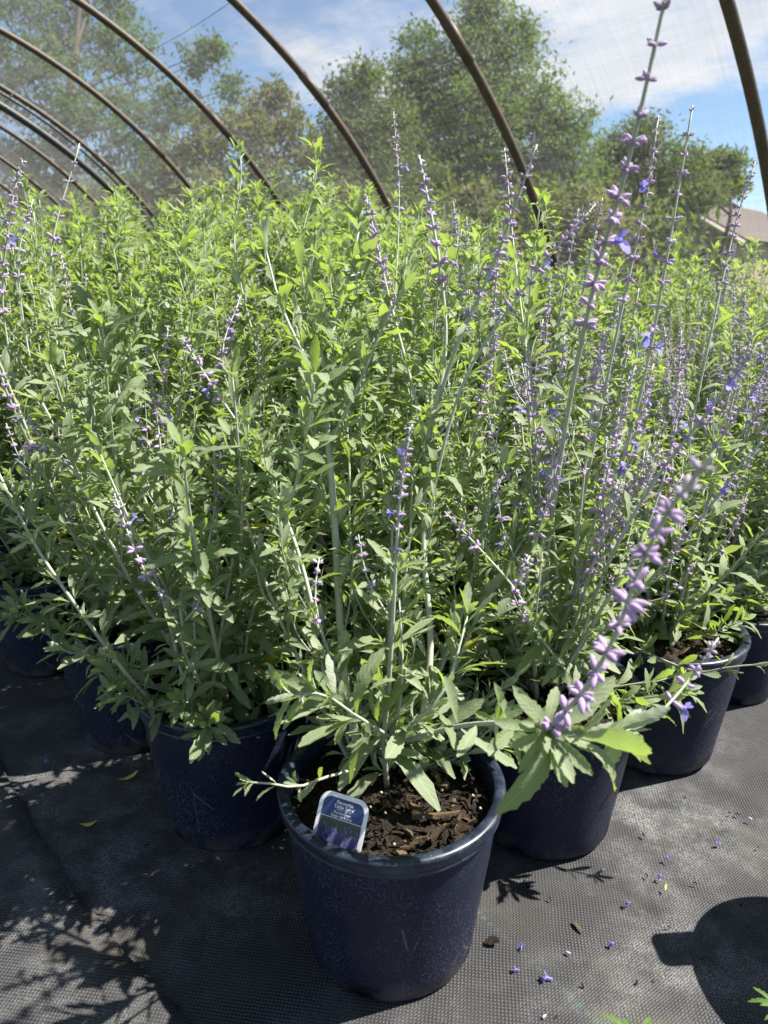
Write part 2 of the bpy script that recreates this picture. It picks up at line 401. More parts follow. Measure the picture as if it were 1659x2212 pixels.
_m = M('tan_siding'); MAT['siding'] = _m.end(_m.bsdf(_m.mix(_m.noise(_m.obj(), 3, 4), (0.30, 0.23, 0.16), (0.38, 0.30, 0.22)), 0.7, 0.3))
_m = M('pale_trim'); MAT['trim'] = _m.end(_m.bsdf((0.50, 0.45, 0.38), 0.6, 0.3))
_m = M('dark_vent'); MAT['vent'] = _m.end(_m.bsdf((0.05, 0.045, 0.04), 0.6, 0.3))
_m = M('window_glass'); MAT['glass'] = _m.end(_m.bsdf((0.03, 0.04, 0.05), 0.08, 0.6))
_m = M('tag_white'); MAT['tagw'] = _m.end(_m.bsdf((0.80, 0.81, 0.82), 0.35, 0.5))
_m = M('tag_blue'); MAT['tagb'] = _m.end(_m.bsdf((0.010, 0.035, 0.145), 0.35, 0.5))
def print_material():
    m = M('tag_photo_print'); uv = m.uv()
    s = m.n('ShaderNodeSeparateXYZ'); m.set(s, 0, uv)
    st = m.noise(m.mapv(uv, (46, 7, 1)), 1.0, 4, 0.6, 0.6); dens = m.noise(m.mapv(uv, (9, 3, 1)), 1.0, 3)
    top = m.math('ADD', 0.62, m.math('MULTIPLY', m.math('SUBTRACT', dens, 0.5), 0.7))
    bush = m.ramp(m.math('SUBTRACT', m.math('ADD', top, m.math('MULTIPLY', m.math('SUBTRACT', st, 0.5), 1.6)), s.outputs[1]), -0.04, 0.08)
    purple = m.mix(m.ramp(st, 0.35, 0.68), (0.06, 0.055, 0.18), (0.22, 0.20, 0.42))
    c = m.mix(bush, (0.025, 0.05, 0.035), purple)
    return m.end(m.bsdf(c, 0.35, 0.5))
MAT['tagp'] = print_material()
_m = M('yellow_leaf'); MAT['yleaf'] = _m.end(_m.bsdf(_m.mix(_m.noise(_m.obj(), 120, 4), (0.26, 0.30, 0.04), (0.42, 0.36, 0.07)), 0.6, 0.3))

# ---------------------------------------------------------------- the tunnel's frame of reference
PHI = 0.662
AX = np.array([-math.sin(PHI), math.cos(PHI), 0.0]); NR = np.array([math.cos(PHI), math.sin(PHI), 0.0])
R_H, ZC, T0, DT, OFF = 3.593, CAM_H-1.689, 1.606, 1.22, 0.277
TH0 = math.asin(-ZC/R_H)
def tun(t, th, r=R_H):
    """point of the tunnel shell: t along its axis, th angle up from the wall foot on the camera's right"""
    return AX*t + NR*(OFF + r*np.cos(th)) + np.array([0, 0, ZC + r*np.sin(th)])

# ---------------------------------------------------------------- ground
def sheet(name, corners, z, mat, n=2, rough=0.0, seed=0):
    g = Geo(); rg = np.random.default_rng(seed)
    a, b, c, d = [np.array(k, float) for k in corners]
    u = np.linspace(0, 1, n)[None, :, None]; v = np.linspace(0, 1, n)[:, None, None]
    P = (a*(1-u)+b*u)*(1-v) + (d*(1-u)+c*u)*v
    P = np.concatenate([P, np.full((n, n, 1), z)], -1).reshape(-1, 3)
    if rough:
        x, y = P[:, 0], P[:, 1]
        for k in range(10):
            f = rg.uniform(3, 17); th = rg.uniform(0, 6.28)
            P[:, 2] += rough*(4/f)*np.sin(f*(x*math.cos(th)+y*math.sin(th))+rg.uniform(0, 6.28))
    i = np.arange(n-1)[:, None]*n + np.arange(n-1)[None]
    Q = np.stack([i, i+1, i+n+1, i+n], -1).reshape(-1, 4)
    g.add(P, Q)
    return g.build(name, mat)
o = sheet('ground', [(-400, -400), (400, -400), (400, 400), (-400, 400)], -0.03, MAT['grass'], 2); tag(o, kind='structure')
def tq(l, t): p = AX*t + NR*l; return (p[0], p[1])
o = sheet('ground_fabric', [tq(-3.5, -3), tq(3.5, -3), tq(3.5, 21.2), tq(-3.5, 21.2)], -0.003, MAT['fabric'], 260, 0.0018, 4); tag(o, kind='structure')
# lapped edge of a second width of fabric, running along the seam left of the front pots
sA, sB, sC = on_ground(-60, 1540), on_ground(130, 1880), on_ground(420, 2235)
g = Geo(); path, _ = resample([sA, sB, sC, sC+(sC-sB)*1.2], 60)
rg = np.random.default_rng(8); L = []
for i, p in enumerate(path):
    q = p + np.array([0.83, 0.55, 0])*0.003*math.sin(i*0.9)*rg.uniform(0.2, 1)
    L.append([q+np.array([-0.9, -0.75, 0])*0.5+np.array([0, 0, 0.002]), q+np.array([-0.83, -0.55, 0])*0.03+np.array([0, 0, 0.004]), q+np.array([0, 0, 0.0055]), q+np.array([0.002, 0.001, 0.0005])])
L = np.array(L); n = len(L); V = L.reshape(-1, 3)
Q = [(i*4+k, i*4+k+1, i*4+4+k+1, i*4+4+k) for i in range(n-1) for k in range(3)]
g.add(V, Q); o = g.build('fabric_overlap', MAT['fabric']); tag(o, kind='structure')

# ---------------------------------------------------------------- hoops, cloth, wires
def hoop(k):
    th = np.linspace(TH0-0.03, math.pi-TH0+0.03, 90)
    rg = np.random.default_rng(50+k); ph = rg.uniform(0, 6.28)
    P = np.array([tun(T0+DT*k + 0.012*math.sin(3*x+ph), x, R_H+0.006*math.sin(5*x+ph)) for x in th])
    e = Geo(); e.add(*tube(P, 0.0235, 12))
    return P, e
for k in range(-3, 17):
    P, e = hoop(k)
    root = thing('hoop_arch', tuple(P[0]*np.array([1, 1, 0])), 'brown weathered steel pipe hoop holding up the shade cloth', 'hoop', 'steel hoops of the shade tunnel')
    if k == 5: root['label'] = 'steel pipe hoop with a black hose and cable slung along it'
    e.v = [v-np.array(root.location) for v in e.v]
    e.build('pipe', MAT['hoop'], root)
    # swaged coupling of the pipe lengths
    for x in (0.86, 2.28):
        i = int((x-TH0+0.03)/(math.pi-2*TH0+0.06)*89)
        gg = Geo().add(*tube(P[i-1:i+2]-np.array(root.location), 0.0265, 12)); gg.build('coupling', MAT['hoop'], root)
# black hose and cable hung beside the sixth hoop, tied to it
rb = thing('black_hose', tuple(tun(T0+DT*5, TH0)*np.array([1, 1, 0])), 'thick black hose bowed along a hoop, tied with short straps', 'hose')
lb = np.array(rb.location)
th = np.linspace(TH0, 2.2, 60)
P = np.array([tun(T0+DT*5-0.04, x, R_H-0.07-0.10*max(0, math.sin((x-0.35)*2.6))) for x in th])
Geo().add(*tube(P-lb, 0.034, 10)).build('hose', MAT['poly'], rb)
for x in (0.52, 0.62, 0.78, 1.1, 1.4):
    p = tun(T0+DT*5-0.04, x, R_H+0.02); q = tun(T0+DT*5-0.05, x+0.02, R_H-0.24)
    Geo().add(*tube(np.linspace(p, q, 4)-lb, 0.007, 6)).build('strap', MAT['poly'], rb)
P = np.array([tun(T0+DT*5+0.09, x, R_H-0.03) for x in th])
g = Geo().add(*tube(P, 0.013, 8)); o = g.build('black_cable', MAT['wire']); tag(o, 'thin black cable running just above the bowed black hose', 'cable')
for x, lab in ((1.02, 'thin dark purlin wire strung from hoop to hoop'),):
    P = []
    for k in range(-3, 16):
        for s in np.linspace(0, 1, 8, endpoint=False):
            P.append(tun(T0+DT*(k+s), x, R_H+0.018-0.025*math.sin(math.pi*s)))
    o = Geo().add(*tube(P, 0.0014, 5)).build('purlin_wire', MAT['wire']); tag(o, lab, 'wire')

def shell(name, th_a, th_b, nth, r, mat, t0=-3.0, t1=16.0, sag=0.02, seed=1):
    nt = int((t1-t0)*8)+1
    tt = np.linspace(t0, t1, nt); th = np.linspace(th_a, th_b, nth)
    rg = np.random.default_rng(seed); V = []; U = []
    for a in tt:
        fr = a-math.floor(a)
        for x in th:
            rr = r - sag*math.sin(math.pi*fr)*(1.0 if 0 < fr < 1 else 0) + 0.006*math.sin(9*x+3*a)+0.004*math.sin(23*x-5*a)
            V.append(tun(T0+DT*a, x, rr)); U.append((DT*a, x*R_H))
    i = np.arange(nt-1)[:, None]*nth + np.arange(nth-1)[None]
    Q = np.stack([i, i+1, i+nth+1, i+nth], -1).reshape(-1, 4)
    return Geo().add(np.array(V), Q, uv=U).build(name, mat, uv=True)
o = shell('shade_cloth', TH0, math.pi-TH0, 100, R_H+0.055, MAT['cloth'])
tag(o, 'sheer pale grey shade cloth stretched over all the hoops', 'shade cloth')
o = Geo().add(*tube([tun(T0+DT*a, 0.47+0.004*math.sin(7*a), R_H+0.045) for a in np.linspace(-3, 16, 153)], 0.004, 6)).build('hem_cord', MAT['wire']); tag(o, 'grey seam cord along the lower wall of the shade cloth', 'cord')

# ---------------------------------------------------------------- trees beyond the tunnel
def tree(name, label, D, base_px, lobes, mat, seed, leaf=0.13, dens=1.0, clump=0.30, narrow=0.36):
    """lobes: (px, py, radius_px, depth offset m) at distance D"""
    rg = np.random.default_rng(seed)
    base = at(base_px, 600, D); base[2] = 0
    root = thing(name, tuple(base), label, 'tree', 'trees beyond the shade tunnel')
    k = D/FPX
    cs = []
    for (px, py, r, dd) in lobes:
        c = at(px, py, D+dd); cs.append((c, r*k))
    allc = np.array([c for c, r in cs]); topz = max(c[2]+r*0.4 for c, r in cs)
    # trunk and limbs
    g = Geo(); lean = allc.mean(0); lean[2] = topz
    fork = base + (lean-base)*0.30
    path, _ = resample([base, base+(fork-base)*0.5+np.array([0.08, 0, 0]), fork, base+(lean-base)*0.6+rg.normal(0, .12, 3), lean], 24)
    H = topz; r0 = 0.018*H+0.05
    g.add(*tube(path-base, np.linspace(r0, 0.02, 24), 8))
    g.build('trunk', MAT['trunk'], root)
    gl = Geo(); gc = Geo()
    for (c, r) in cs:
        i = int(np.clip(4+16*(c[2]/topz)*0.75, 4, 20)); s = path[i]
        mid = (s+c)/2+np.array([0, 0, -0.10*r])+rg.normal(0, 0.08*r, 3)
        pl, _ = resample([s, mid, c], 12); gl.add(*tube(pl-base, np.linspace(0.035+0.02*r, 0.015, 12), 6))
        nc = int(34*dens*max(r, 0.45)**2/clump**1.2*0.42)+8
        dirs = norm(rg.normal(size=(nc, 3))); rad = r*rg.uniform(0.30, 1.06, nc)**0.55
        cc = c + dirs*rad[:, None]*np.array([1, 1, 0.92])
        for j in range(0, nc, 4):
            pl2, _ = resample([c+(cc[j]-c)*0.1, (c+cc[j])/2+rg.normal(0, .05, 3), cc[j]], 6); gl.add(*tube(pl2-base, np.linspace(0.014, 0.005, 6), 4, False))
        m = 46
        P = np.repeat(cc, m, 0) + rg.normal(size=(nc*m, 3))*clump*0.42*np.array([1, 1, 0.62]) * rg.uniform(0.5, 1.5, nc).repeat(m)[:, None]
        n = len(P)
        d = norm(rg.normal(size=(n, 3))+np.array([0, 0, -0.35])); nn = rg.normal(size=(n, 3))+np.array([0, 0, 0.8])
        nn = norm(nn - d*(nn*d).sum(1)[:, None]); yy = np.cross(nn, d)
        L = leaf*rg.uniform(0.6, 1.4, n)[:, None]; W = L*narrow
        V = np.stack([P, P+d*L*0.45+yy*W*0.5+nn*L*.05, P+d*L-nn*L*.08, P+d*L*0.45-yy*W*0.5+nn*L*.05], 1).reshape(-1, 3)
        Q = np.arange(n*4).reshape(-1, 4)
        gc.add(V-base, Q, var=np.repeat(np.clip(rg.normal(.5, .22, nc).repeat(m)+rg.normal(0, .15, n), 0, 1), 4))
    gl.build('limb', MAT['trunk'], root)
    gc.build('crown', mat, root, smooth=False)
    return root
tree('locust_tree', 'tall feathery tree with arching limbs at the far end of the tunnel', 30, 90,
     [(60, 60, 120, 0), (200, 20, 95, 1), (120, 190, 100, -1), (270, 110, 70, 1), (10, 300, 90, .5), (220, 260, 80, -1), (330, 230, 60, 0), (430, 130, 38, .5), (500, 190, 30, .5), (120, 390, 100, 1), (290, 360, 80, 1), (-90, 130, 120, 0), (400, 230, 42, 1), (-60, -90, 130, 0), (210, -90, 90, .5), (465, 105, 26, .3), (350, 330, 60, 0)],
     MAT['tl_green'], 3, 0.23, 0.60, 0.66)
tree('olive_tree', 'thin yellowish tree behind the middle hoops', 18, 560,
     [(570, 250, 48, 0), (470, 300, 60, .4), (640, 290, 58, .3), (540, 350, 110, 0), (430, 400, 90, .4), (660, 400, 105, .3), (590, 205, 24, 0), (700, 340, 50, .3), (380, 330, 50, .5)],
     MAT['tl_olive'], 5, 0.19, 0.42, 0.42)
tree('young_tree', 'dark round-headed tree growing against the tallest tree', 15, 800,
     [(770, 200, 58, 0), (830, 240, 70, .4), (760, 300, 75, 0), (830, 360, 110, .5), (740, 400, 80, .2), (790, 165, 30, 0), (880, 420, 110, .2)],
     MAT['tl_dark'], 7, 0.125, 1.3, 0.36)
tree('tall_tree', 'tallest broad tree with several pointed tops beyond the hoops', 17, 1030,
     [(1060, 50, 62, 0), (1110, 90, 55, .3), (1020, 120, 70, 0), (910, 120, 60, .3), (880, 190, 62, 0), (960, 200, 100, .4), (1110, 200, 95, .2), (1190, 250, 68, .3), (1240, 265, 42, 0), (1000, 300, 130, 0), (1150, 330, 100, .4), (900, 320, 90, .5), (1230, 350, 70, 0), (1040, 420, 140, .3), (1190, 440, 110, .2), (900, 450, 110, 0), (1035, 15, 30, 0)],
     MAT['tl_green'], 9, 0.13, 1.55, 0.38)
tree('round_tree', 'low dark domed tree behind the tan house roof', 24, 1390,
     [(1370, 320, 55, 0), (1320, 350, 60, .4), (1420, 350, 60, .3), (1300, 420, 70, 0), (1370, 410, 85, .4), (1440, 420, 80, .2), (1390, 275, 30, 0), (1500, 410, 60, 0), (1480, 350, 42, .2), (1275, 390, 50, 0)],
     MAT['tl_dark'], 11, 0.17, 1.3, 0.50)
tree('small_tree', 'small tree peeping over the right end of the roof', 27, 1560,
     [(1550, 390, 42, 0), (1515, 400, 36, .2), (1580, 400, 26, .3), (1570, 350, 24, 0), (1540, 360, 26, 0)],
     MAT['tl_dark'], 13, 0.24, 1.0, 0.5)
# clipped row of shrubs along the outside of the wall
HEDGE = [(60, 440), (190, 445), (320, 430), (450, 440), (590, 440), (740, 450), (880, 440), (1020, 450), (1150, 455), (1270, 450), (1390, 470)]
for i, (px, top) in enumerate(HEDGE):
    D = max(10.5+(i % 3)*.5, 5.6/(.812*(px-60-829)/1595+.583)); r = 105
    t = tree('shrub', 'low green shrub in the hedge along the foot of the tunnel', D, px, [(px, top, r*.6, 0), (px-r*.45, top+70, r*.7, .2), (px+r*.45, top+75, r*.7, -.2), (px, top+160, r*.8, 0), (px-r*.5, top+190, r*.7, 0), (px+r*.5, top+190, r*.7, 0)], MAT['tl_olive'] if i % 2 else MAT['tl_dark'], 30+i, 0.013*D, 0.7, 0.034*D)
    t['category'] = 'shrub'; t['group'] = 'hedge shrubs outside the tunnel'

# ---------------------------------------------------------------- tan house with shingle roof
def house():
    A = at(1437, 414, 31.0)                                    # gable peak
    B = at(1640, 437, 40.0); B[2] = A[2]
    rd = norm(B-A); sd = np.array([rd[1], -rd[0], 0.0])        # ridge direction, downslope side towards the camera's right
    if sd[1] > 0: sd = -sd
    L = np.linalg.norm(B-A); half = 3.6; drop = 2.0; ov = 0.35
    base = np.array([A[0], A[1], 0]); base = base + rd*L/2
    root = thing('tan_house', tuple(base), 'tan sided house with brown shingle roof and a row of ridge vents', 'house')
    ez = A[2]-drop
    def slab(pts, th, mat, name, par):
        P = np.array(pts); n = norm(np.cross(P[1]-P[0], P[3]-P[0])); n = n if n[2] > 0 else -n
        V = np.vstack([P, P-n*th])-base
        return Geo().add(V, [(0, 1, 2, 3), (7, 6, 5, 4), (0, 4, 5, 1), (1, 5, 6, 2), (2, 6, 7, 3), (3, 7, 4, 0)]).build(name, mat, par, False)
    dn = np.array([0, 0, -drop])
    a = A-rd*ov; b = B+rd*ov
    rf = None
    for s in (1, -1):
        e0 = a+sd*s*half+dn; e1 = b+sd*s*half+dn
        r = slab([a, b, e1, e0], 0.12, MAT['shingle'], 'roof', root)
        # shingle courses: thin lapped strips, each its own piece
        n = norm(np.cross(b-a, e0-a)); n = n if n[2] > 0 else -n
        for k in range(18):
            f0, f1 = k/18, (k+1)/18+0.01
            p = [a+(e0-a)*f0, b+(e1-b)*f0, b+(e1-b)*f1, a+(e0-a)*f1]
            V = np.array([p[0]+n*.004, p[1]+n*.004, p[2]+n*.03, p[3]+n*.03, p[2]+n*.002, p[3]+n*.002])-base
            Geo().add(V, [(0, 1, 2, 3), (3, 2, 4, 5)]).build('shingle_course', MAT['shingle'], r, False)
        if s == 1:
            for k in range(6):
                c = a+rd*(1.6+k*1.25)+(e0-a)*0.10+n*0.12
                V, Q = box((0, 0, 0), (0.34, 0.30, 0.2), np.stack([rd, norm(e0-a), n], 1)); Geo().add(V+c-base, Q).build('roof_vent', MAT['vent'], r, False)
    # walls
    a2, b2 = A, B
    w0, w1 = a2+sd*(half-.35), a2-sd*(half-.35); x0, x1 = b2+sd*(half-.35), b2-sd*(half-.35)
    def wall(pts, name='wall'):
        P = np.array(pts)-base
        T = [(0, i, i+1) for i in range(1, len(P)-1)]
        return Geo().add(P, None, T).build(name, MAT['siding'], root, False)
    zt = ez+0.2
    def z(p, h): q = np.array(p); q[2] = h; return q
    gable = wall([z(w0, 0), z(w1, 0), z(w1, zt), z(a2, A[2]-.13), z(w0, zt)])
    wall([z(x0, 0), z(x1, 0), z(x1, zt), z(b2, A[2]-.13), z(x0, zt)])
    wall([z(w0, 0), z(x0, 0), z(x0, zt), z(w0, zt)]); wall([z(w1, 0), z(x1, 0), z(x1, zt), z(w1, zt)])
    # battens on the gable, fascia along the rake
    for k in np.linspace(-0.96, 0.96, 22):
        f = abs(k); c = a2+sd*k*(half-.35); h = A[2]-.16-(A[2]-zt)*f
        V, Q = box((0, 0, 0), (0.05, 0.05, h)); Geo().add(V+z(c, h/2)-rd*0.03-base, Q).build('batten', MAT['siding'], gable, False)
    for s in (1, -1):
        p0 = a-rd*0.03; p1 = a+sd*s*half+dn-rd*0.03
        Geo().add(*tube(np.array([p0, p1])-np.array([0, 0, .16])-base, 0.1, 4)).build('fascia', MAT['trim'], root, False)
    c = a2+sd*1.6; V, Q = box((0, 0, 0), (0.9, 0.08, 1.1), np.stack([sd, rd, np.array([0, 0, 1])], 1))
    wd = Geo().add(V+z(c, 1.5)-rd*.03-base, Q).build('window', MAT['trim'], gable, False)
    V, Q = box((0, 0, 0), (0.75, 0.05, 0.95), np.stack([sd, rd, np.array([0, 0, 1])], 1))
    Geo().add(V+z(c, 1.5)-rd*.06-base, Q).build('window_pane', MAT['glass'], gable, False)
house()

# ---------------------------------------------------------------- leaf and flower templates
def leaf_tpl(S, curl, fold, wave, wid, seed):
    rg = np.random.default_rng(seed)
    x = np.linspace(0, 1, S+1); x = x**0.92
    prof = np.interp(x, [0, .06, .14, .30, .50, .68, .82, .92, 1.0], [.10, .13, .28, .64, .92, 1.0, .90, .64, .16])
    w = wid*prof
    ser = np.where(np.arange(S+1) % 2 == 0, 1.0, 0.86); ser[x < .22] = 1; ser[-1] = 1
    w = w*ser; xe = x + np.where(ser < 1, -0.012, 0.012)*(x > .2)
    V = []; U = []
    for i in range(S+1):
        zc = curl*(0.25*x[i]-x[i]**2); xx = x[i]-0.25*abs(curl)*x[i]**2*0.5
        e = fold*w[i]+wave*w[i]*math.sin(i*1.7+seed)
        e2 = fold*w[i]-wave*w[i]*math.sin(i*1.3+seed*2)
        V += [(xe[i]-x[i]+xx, -w[i], zc+e), (xx, 0, zc), (xe[i]-x[i]+xx, w[i], zc+e2)]
        U += [(x[i], .5-w[i]/wid*.5), (x[i], .5), (x[i], .5+w[i]/wid*.5)]
    Q = []
    for i in range(S):
        a = i*3; Q += [(a, a+3, a+4, a+1), (a+1, a+4, a+5, a+2)]
    return np.array(V), np.array(Q), np.array(U)
TPAR = [(0.30, 0.30, 0.10, 0.140), (0.55, 0.22, 0.14, 0.128), (0.05, 0.45, 0.08, 0.125), (0.75, 0.15, 0.16, 0.150), (-0.15, 0.35, 0.12, 0.135), (0.40, 0.55, 0.10, 0.115)]
TP_HI = [leaf_tpl(14, *p, i) for i, p in enumerate(TPAR)]
TP_LO = [leaf_tpl(8, *p, i) for i, p in enumerate(TPAR)]
TP_TINY = [leaf_tpl(4, *p, i) for i, p in enumerate(TPAR)]
NVAR = 7
LEAF_MESH = {}
def leaf_mesh(t, v):
    k = (t, min(NVAR-1, int(v*NVAR)) if v < .95 else NVAR)
    if k not in LEAF_MESH:
        V, Q, U = TP_HI[t]
        LEAF_MESH[k] = Geo().add(V, Q, var=(k[1]+.5)/NVAR*.93 if k[1] < NVAR else 1.0, uv=U).mesh('leaf', MAT['leaf'], uv=True)
    return LEAF_MESH[k]
def ellipsoid(nr=5, ns=6, r=0.225):
    V = [(0, 0, 0)]; prof = np.linspace(0, 1, nr+2)[1:-1]
    for x in prof:
        rr = r*math.sin(math.pi*(x**0.85))**0.75
        V += [(x, rr*math.cos(a), rr*math.sin(a)) for a in np.arange(ns)*2*math.pi/ns]
    V.append((1, 0, 0)); T = []; Q = []
    for j in range(ns):
        k = (j+1) % ns; T.append((0, 1+k, 1+j)); e = 1+(nr-1)*ns; T.append((len(V)-1, e+j, e+k))
        for i in range(nr-1): Q.append((1+i*ns+j, 1+i*ns+k, 1+(i+1)*ns+k, 1+(i+1)*ns+j))
    return np.array(V), np.array(Q), np.array(T)
EL = ellipsoid()
EL_S = ellipsoid(3, 5)
def corolla():
    g = Geo()
    V, Q, T = tube([(0.8, 0, 0), (1.3, 0, 0.03), (1.65, 0, 0.08)], [0.10, 0.16, 0.20], 6, False); g.add(V, Q)
    for a, up, L, W in ((0.0, 1.2, .75, .28), (0.9, .9, .65, .22), (-0.9, .9, .65, .22), (math.pi, -.7, .95, .40), (2.5, -.2, .5, .16), (-2.5, -.2, .5, .16)):
        c = np.array([1.6, 0.17*math.sin(a), .08+0.17*math.cos(a)]); d = norm(np.array([.55, math.sin(a), math.cos(a)])); s = norm(np.cross(d, [1, 0.1, 0]))
        p = [c-s*W*.4, c+s*W*.4, c+d*L*.6+s*W, c+d*L*.6-s*W, c+d*L+s*W*.35-np.array([0, 0, .1]), c+d*L-s*W*.35-np.array([0, 0, .1])]
        g.add(p, [(0, 1, 2, 3), (3, 2, 4, 5)])
    return np.concatenate(g.v), np.concatenate(g.q)
CO = corolla()

# ---------------------------------------------------------------- sage plants
class Plant:
    def __init__(s, seed):
        s.rg = np.random.default_rng(seed); s.stems = []; s.leaves = []
    def leaf(s, k, pos, d, n, L, var, t=None):
        d = d/np.linalg.norm(d); n = n-d*n.dot(d); ln = np.linalg.norm(n)
        n = n/ln if ln > 1e-4 else norm(np.cross(d, [1, .3, .2]))
        s.leaves.append((k, pos, d, n, L, int(s.rg.integers(len(TPAR))) if t is None else t, var))
    def stem(s, path, r0, r1, leafL=0.048, gap=0.034, spike=0.0, wsize=0.0085, tuft=0.75, branch=0.12, start=0.02, k=None, openf=0.015, level=0, vb=0.0, leaftop=0.66, taper=True, wgap=None, dense=1.0):
        rg = s.rg
        n = max(8, int(np.linalg.norm(np.diff(path, axis=0), axis=1).sum()/0.022))
        P, LEN = resample(path, n)
        if k is None:
            k = len(s.stems); s.stems.append({'tubes': [], 'spikes': []})
        st = s.stems[k]
        rad = np.linspace(r0, r1, n)
        st['tubes'].append((P, rad, level))
        T = norm(np.gradient(P, axis=0)); ss = np.linspace(0, LEN, n)
        def fr(x):
            q = np.array([np.interp(x, ss, P[:, i]) for i in range(3)]); t = norm(np.array([np.interp(x, ss, T[:, i]) for i in range(3)]))
            a = norm(np.cross(t, [0.31, 0.2, 0.93] if abs(t[2]) < .95 else [1, .2, 0])); return q, t, a, np.cross(t, a)
        x = start; j = int(rg.integers(2)); ph = rg.uniform(0, 6.28)
        end = LEN - spike
        while x < end:
            f = x/LEN
            q, t, a, b = fr(x)
            az = ph + (j % 2)*math.pi/2 + rg.normal(0, .18)
            sz = 1.30*leafL*(1-(1-leaftop)*f)*rg.uniform(.62, 1.25)
            if x > end-0.05 and spike: sz *= 0.7
            for sg in (0, math.pi):
                if rg.random() > 0.94*dense: continue
                r = math.cos(az+sg)*a + math.sin(az+sg)*b
                al = math.radians(rg.normal(58-27*f, 12))
                d = math.cos(al)*t + math.sin(al)*r + np.array([0, 0, -0.28*(1-f)*rg.uniform(.2, 1.4)])
                s.leaf(k, q+r*np.interp(x, ss, rad)*.8, d, t*1.0+np.array([0, 0, .35])+rg.normal(0, .22, 3), sz, float(np.clip(rg.normal(.58-.12*f+vb, .24), 0, .93)) if rg.random() > .016*(1-f)**2 else 1.0)
                u = rg.random()
                if u < branch and level == 0 and 0.18 < f < 0.9:
                    bl = rg.uniform(.07, .20)*(1.1-.5*f)
                    d2 = norm(math.cos(math.radians(34))*t+math.sin(math.radians(34))*r)
                    pp = [q, q+d2*bl*.5+np.array([0, 0, .02*bl]), q+norm(d2+np.array([0, 0, .5]))*bl]
                    sp = bl*.6 if (spike and rg.random() < .75) else 0
                    s.stem(pp, np.interp(x, ss, rad)*.55, .0008, leafL*.62, .021, sp, wsize*.8, .35, 0, .012, k, openf, 1, vb)
                elif u < branch+tuft:
                    m = int(rg.integers(2, 5))
                    for _ in range(m):
                        rr = norm(r+rg.normal(0, .45, 3)); al2 = math.radians(rg.uniform(25, 60))
                        d3 = math.cos(al2)*t+math.sin(al2)*rr
                        s.leaf(k, q+r*.003+d3*.004, d3, t+rg.normal(0, .3, 3), sz*rg.uniform(.34, .70), float(np.clip(rg.normal(.55+vb, .2), 0, .93)))
            x += gap*(1-.38*f)*rg.uniform(.82, 1.18); j += 1
        # shoot tip
        q, t, a, b = fr(LEN-1e-4 if not spike else end)
        if not spike:
            for m in range(7):
                az = m*2.4; r = math.cos(az)*a+math.sin(az)*b; al = math.radians(12+m*5)
                s.leaf(k, q, math.cos(al)*t+math.sin(al)*r, t*.2-r*0+np.array([0, 0, .2])+(-r)*.6, 1.2*leafL*leaftop*(.35+.10*m), float(np.clip(rg.normal(.6+vb, .15), 0, .93)))
        else:
            wh = []; x = end+.004; j = 0
            while x < LEN-.001:
                f = (x-end)/spike
                wh.append((fr(x), f, j)); j += 1
                x += (wgap or 0.021)*(1.0 if wsize > .0099 else 1.12)*(1-(.30 if (wgap or 0) > .026 else .74)*f)*rg.uniform(.8, 1.15)
            sp = []
            for (q, t, a, b), f, j in wh:
                big = wsize > .0099; sz = (1.30 if big else 1.27)*wsize*(1-.45*f**1.5)*rg.uniform(.85, 1.1); az0 = ph+(j % 2)*math.pi/2+rg.normal(0, .25)
                cnt = 2 if f > .9 else int(rg.integers(3, 6) if big else rg.integers(2, 5))
                if rg.random() < .06 and wgap is None: continue
                for sg in (0, math.pi):
                    for c in range(cnt):
                        az = az0+sg+(c-(cnt-1)/2)*(.62 if cnt < 4 else .42)+rg.normal(0, .16)
                        r = math.cos(az)*a+math.sin(az)*b; al = math.radians(rg.uniform(58, 122)-38*f)
                        d = math.cos(al)*t+math.sin(al)*r
                        op = rg.random() < openf and f < .75
                        sp.append((q+r*.0012, d, t, sz*rg.uniform(.55, 1.15)*(1.1 if op else 1), 1.0 if f > .82 else float(np.clip(rg.normal(.45+.3*f, .22), 0, .9)), op))
            st['spikes'].append(sp)
    def auto(s, nst, Lmin, Lmax, spikep, avoid=None, nbasal=7, c=(0, 0), bleaf=.043, openf=.015, wsize=.0085, incmax=38, vb=0.0):
        rg = s.rg
        for i in range(nst+nbasal):
            basal = i >= nst
            for _ in range(30):
                az = (i*2.399+rg.normal(0, .35)) if _ == 0 else rg.uniform(0, 6.28)
                inc = math.radians(rg.uniform(48, 76)) if basal else math.radians(3+(incmax-3)*rg.random()**.8)
                if avoid is None or not avoid(az, inc, basal): break
            L = rg.uniform(.10, .24) if basal else rg.uniform(Lmin, Lmax)*(1-.12*rg.random())
            z0 = .205; p = np.array([c[0]+.035*math.cos(az)*rg.uniform(.3, 1), c[1]+.035*math.sin(az)*rg.uniform(.3, 1), z0])
            P = [p.copy()]; m = 6; bend = rg.uniform(-.05, .75) if not basal else rg.uniform(-.2, .5); az2 = az
            for q in range(m):
                ii = inc*(1-bend*(q/m)); az2 += rg.normal(0, .10)
                p = p+np.array([math.sin(ii)*math.cos(az2), math.sin(ii)*math.sin(az2), math.cos(ii)])*L/m+rg.normal(0, .0035, 3); P.append(p.copy())
            if basal: s.stem(P, .0022, .0011, bleaf, .022, 0, tuft=.6, branch=0, start=.015, vb=vb-.22, leaftop=.8)
            else:
                sp = rg.uniform(.10, .22) if rg.random() < spikep else 0
                s.stem(P, rg.uniform(.0030, .0044), .0013, rg.uniform(.045, .058), .035, sp, wsize*rg.uniform(.8, 1.15), .72, (.24 if sp else .13), .03, openf=openf, vb=vb)
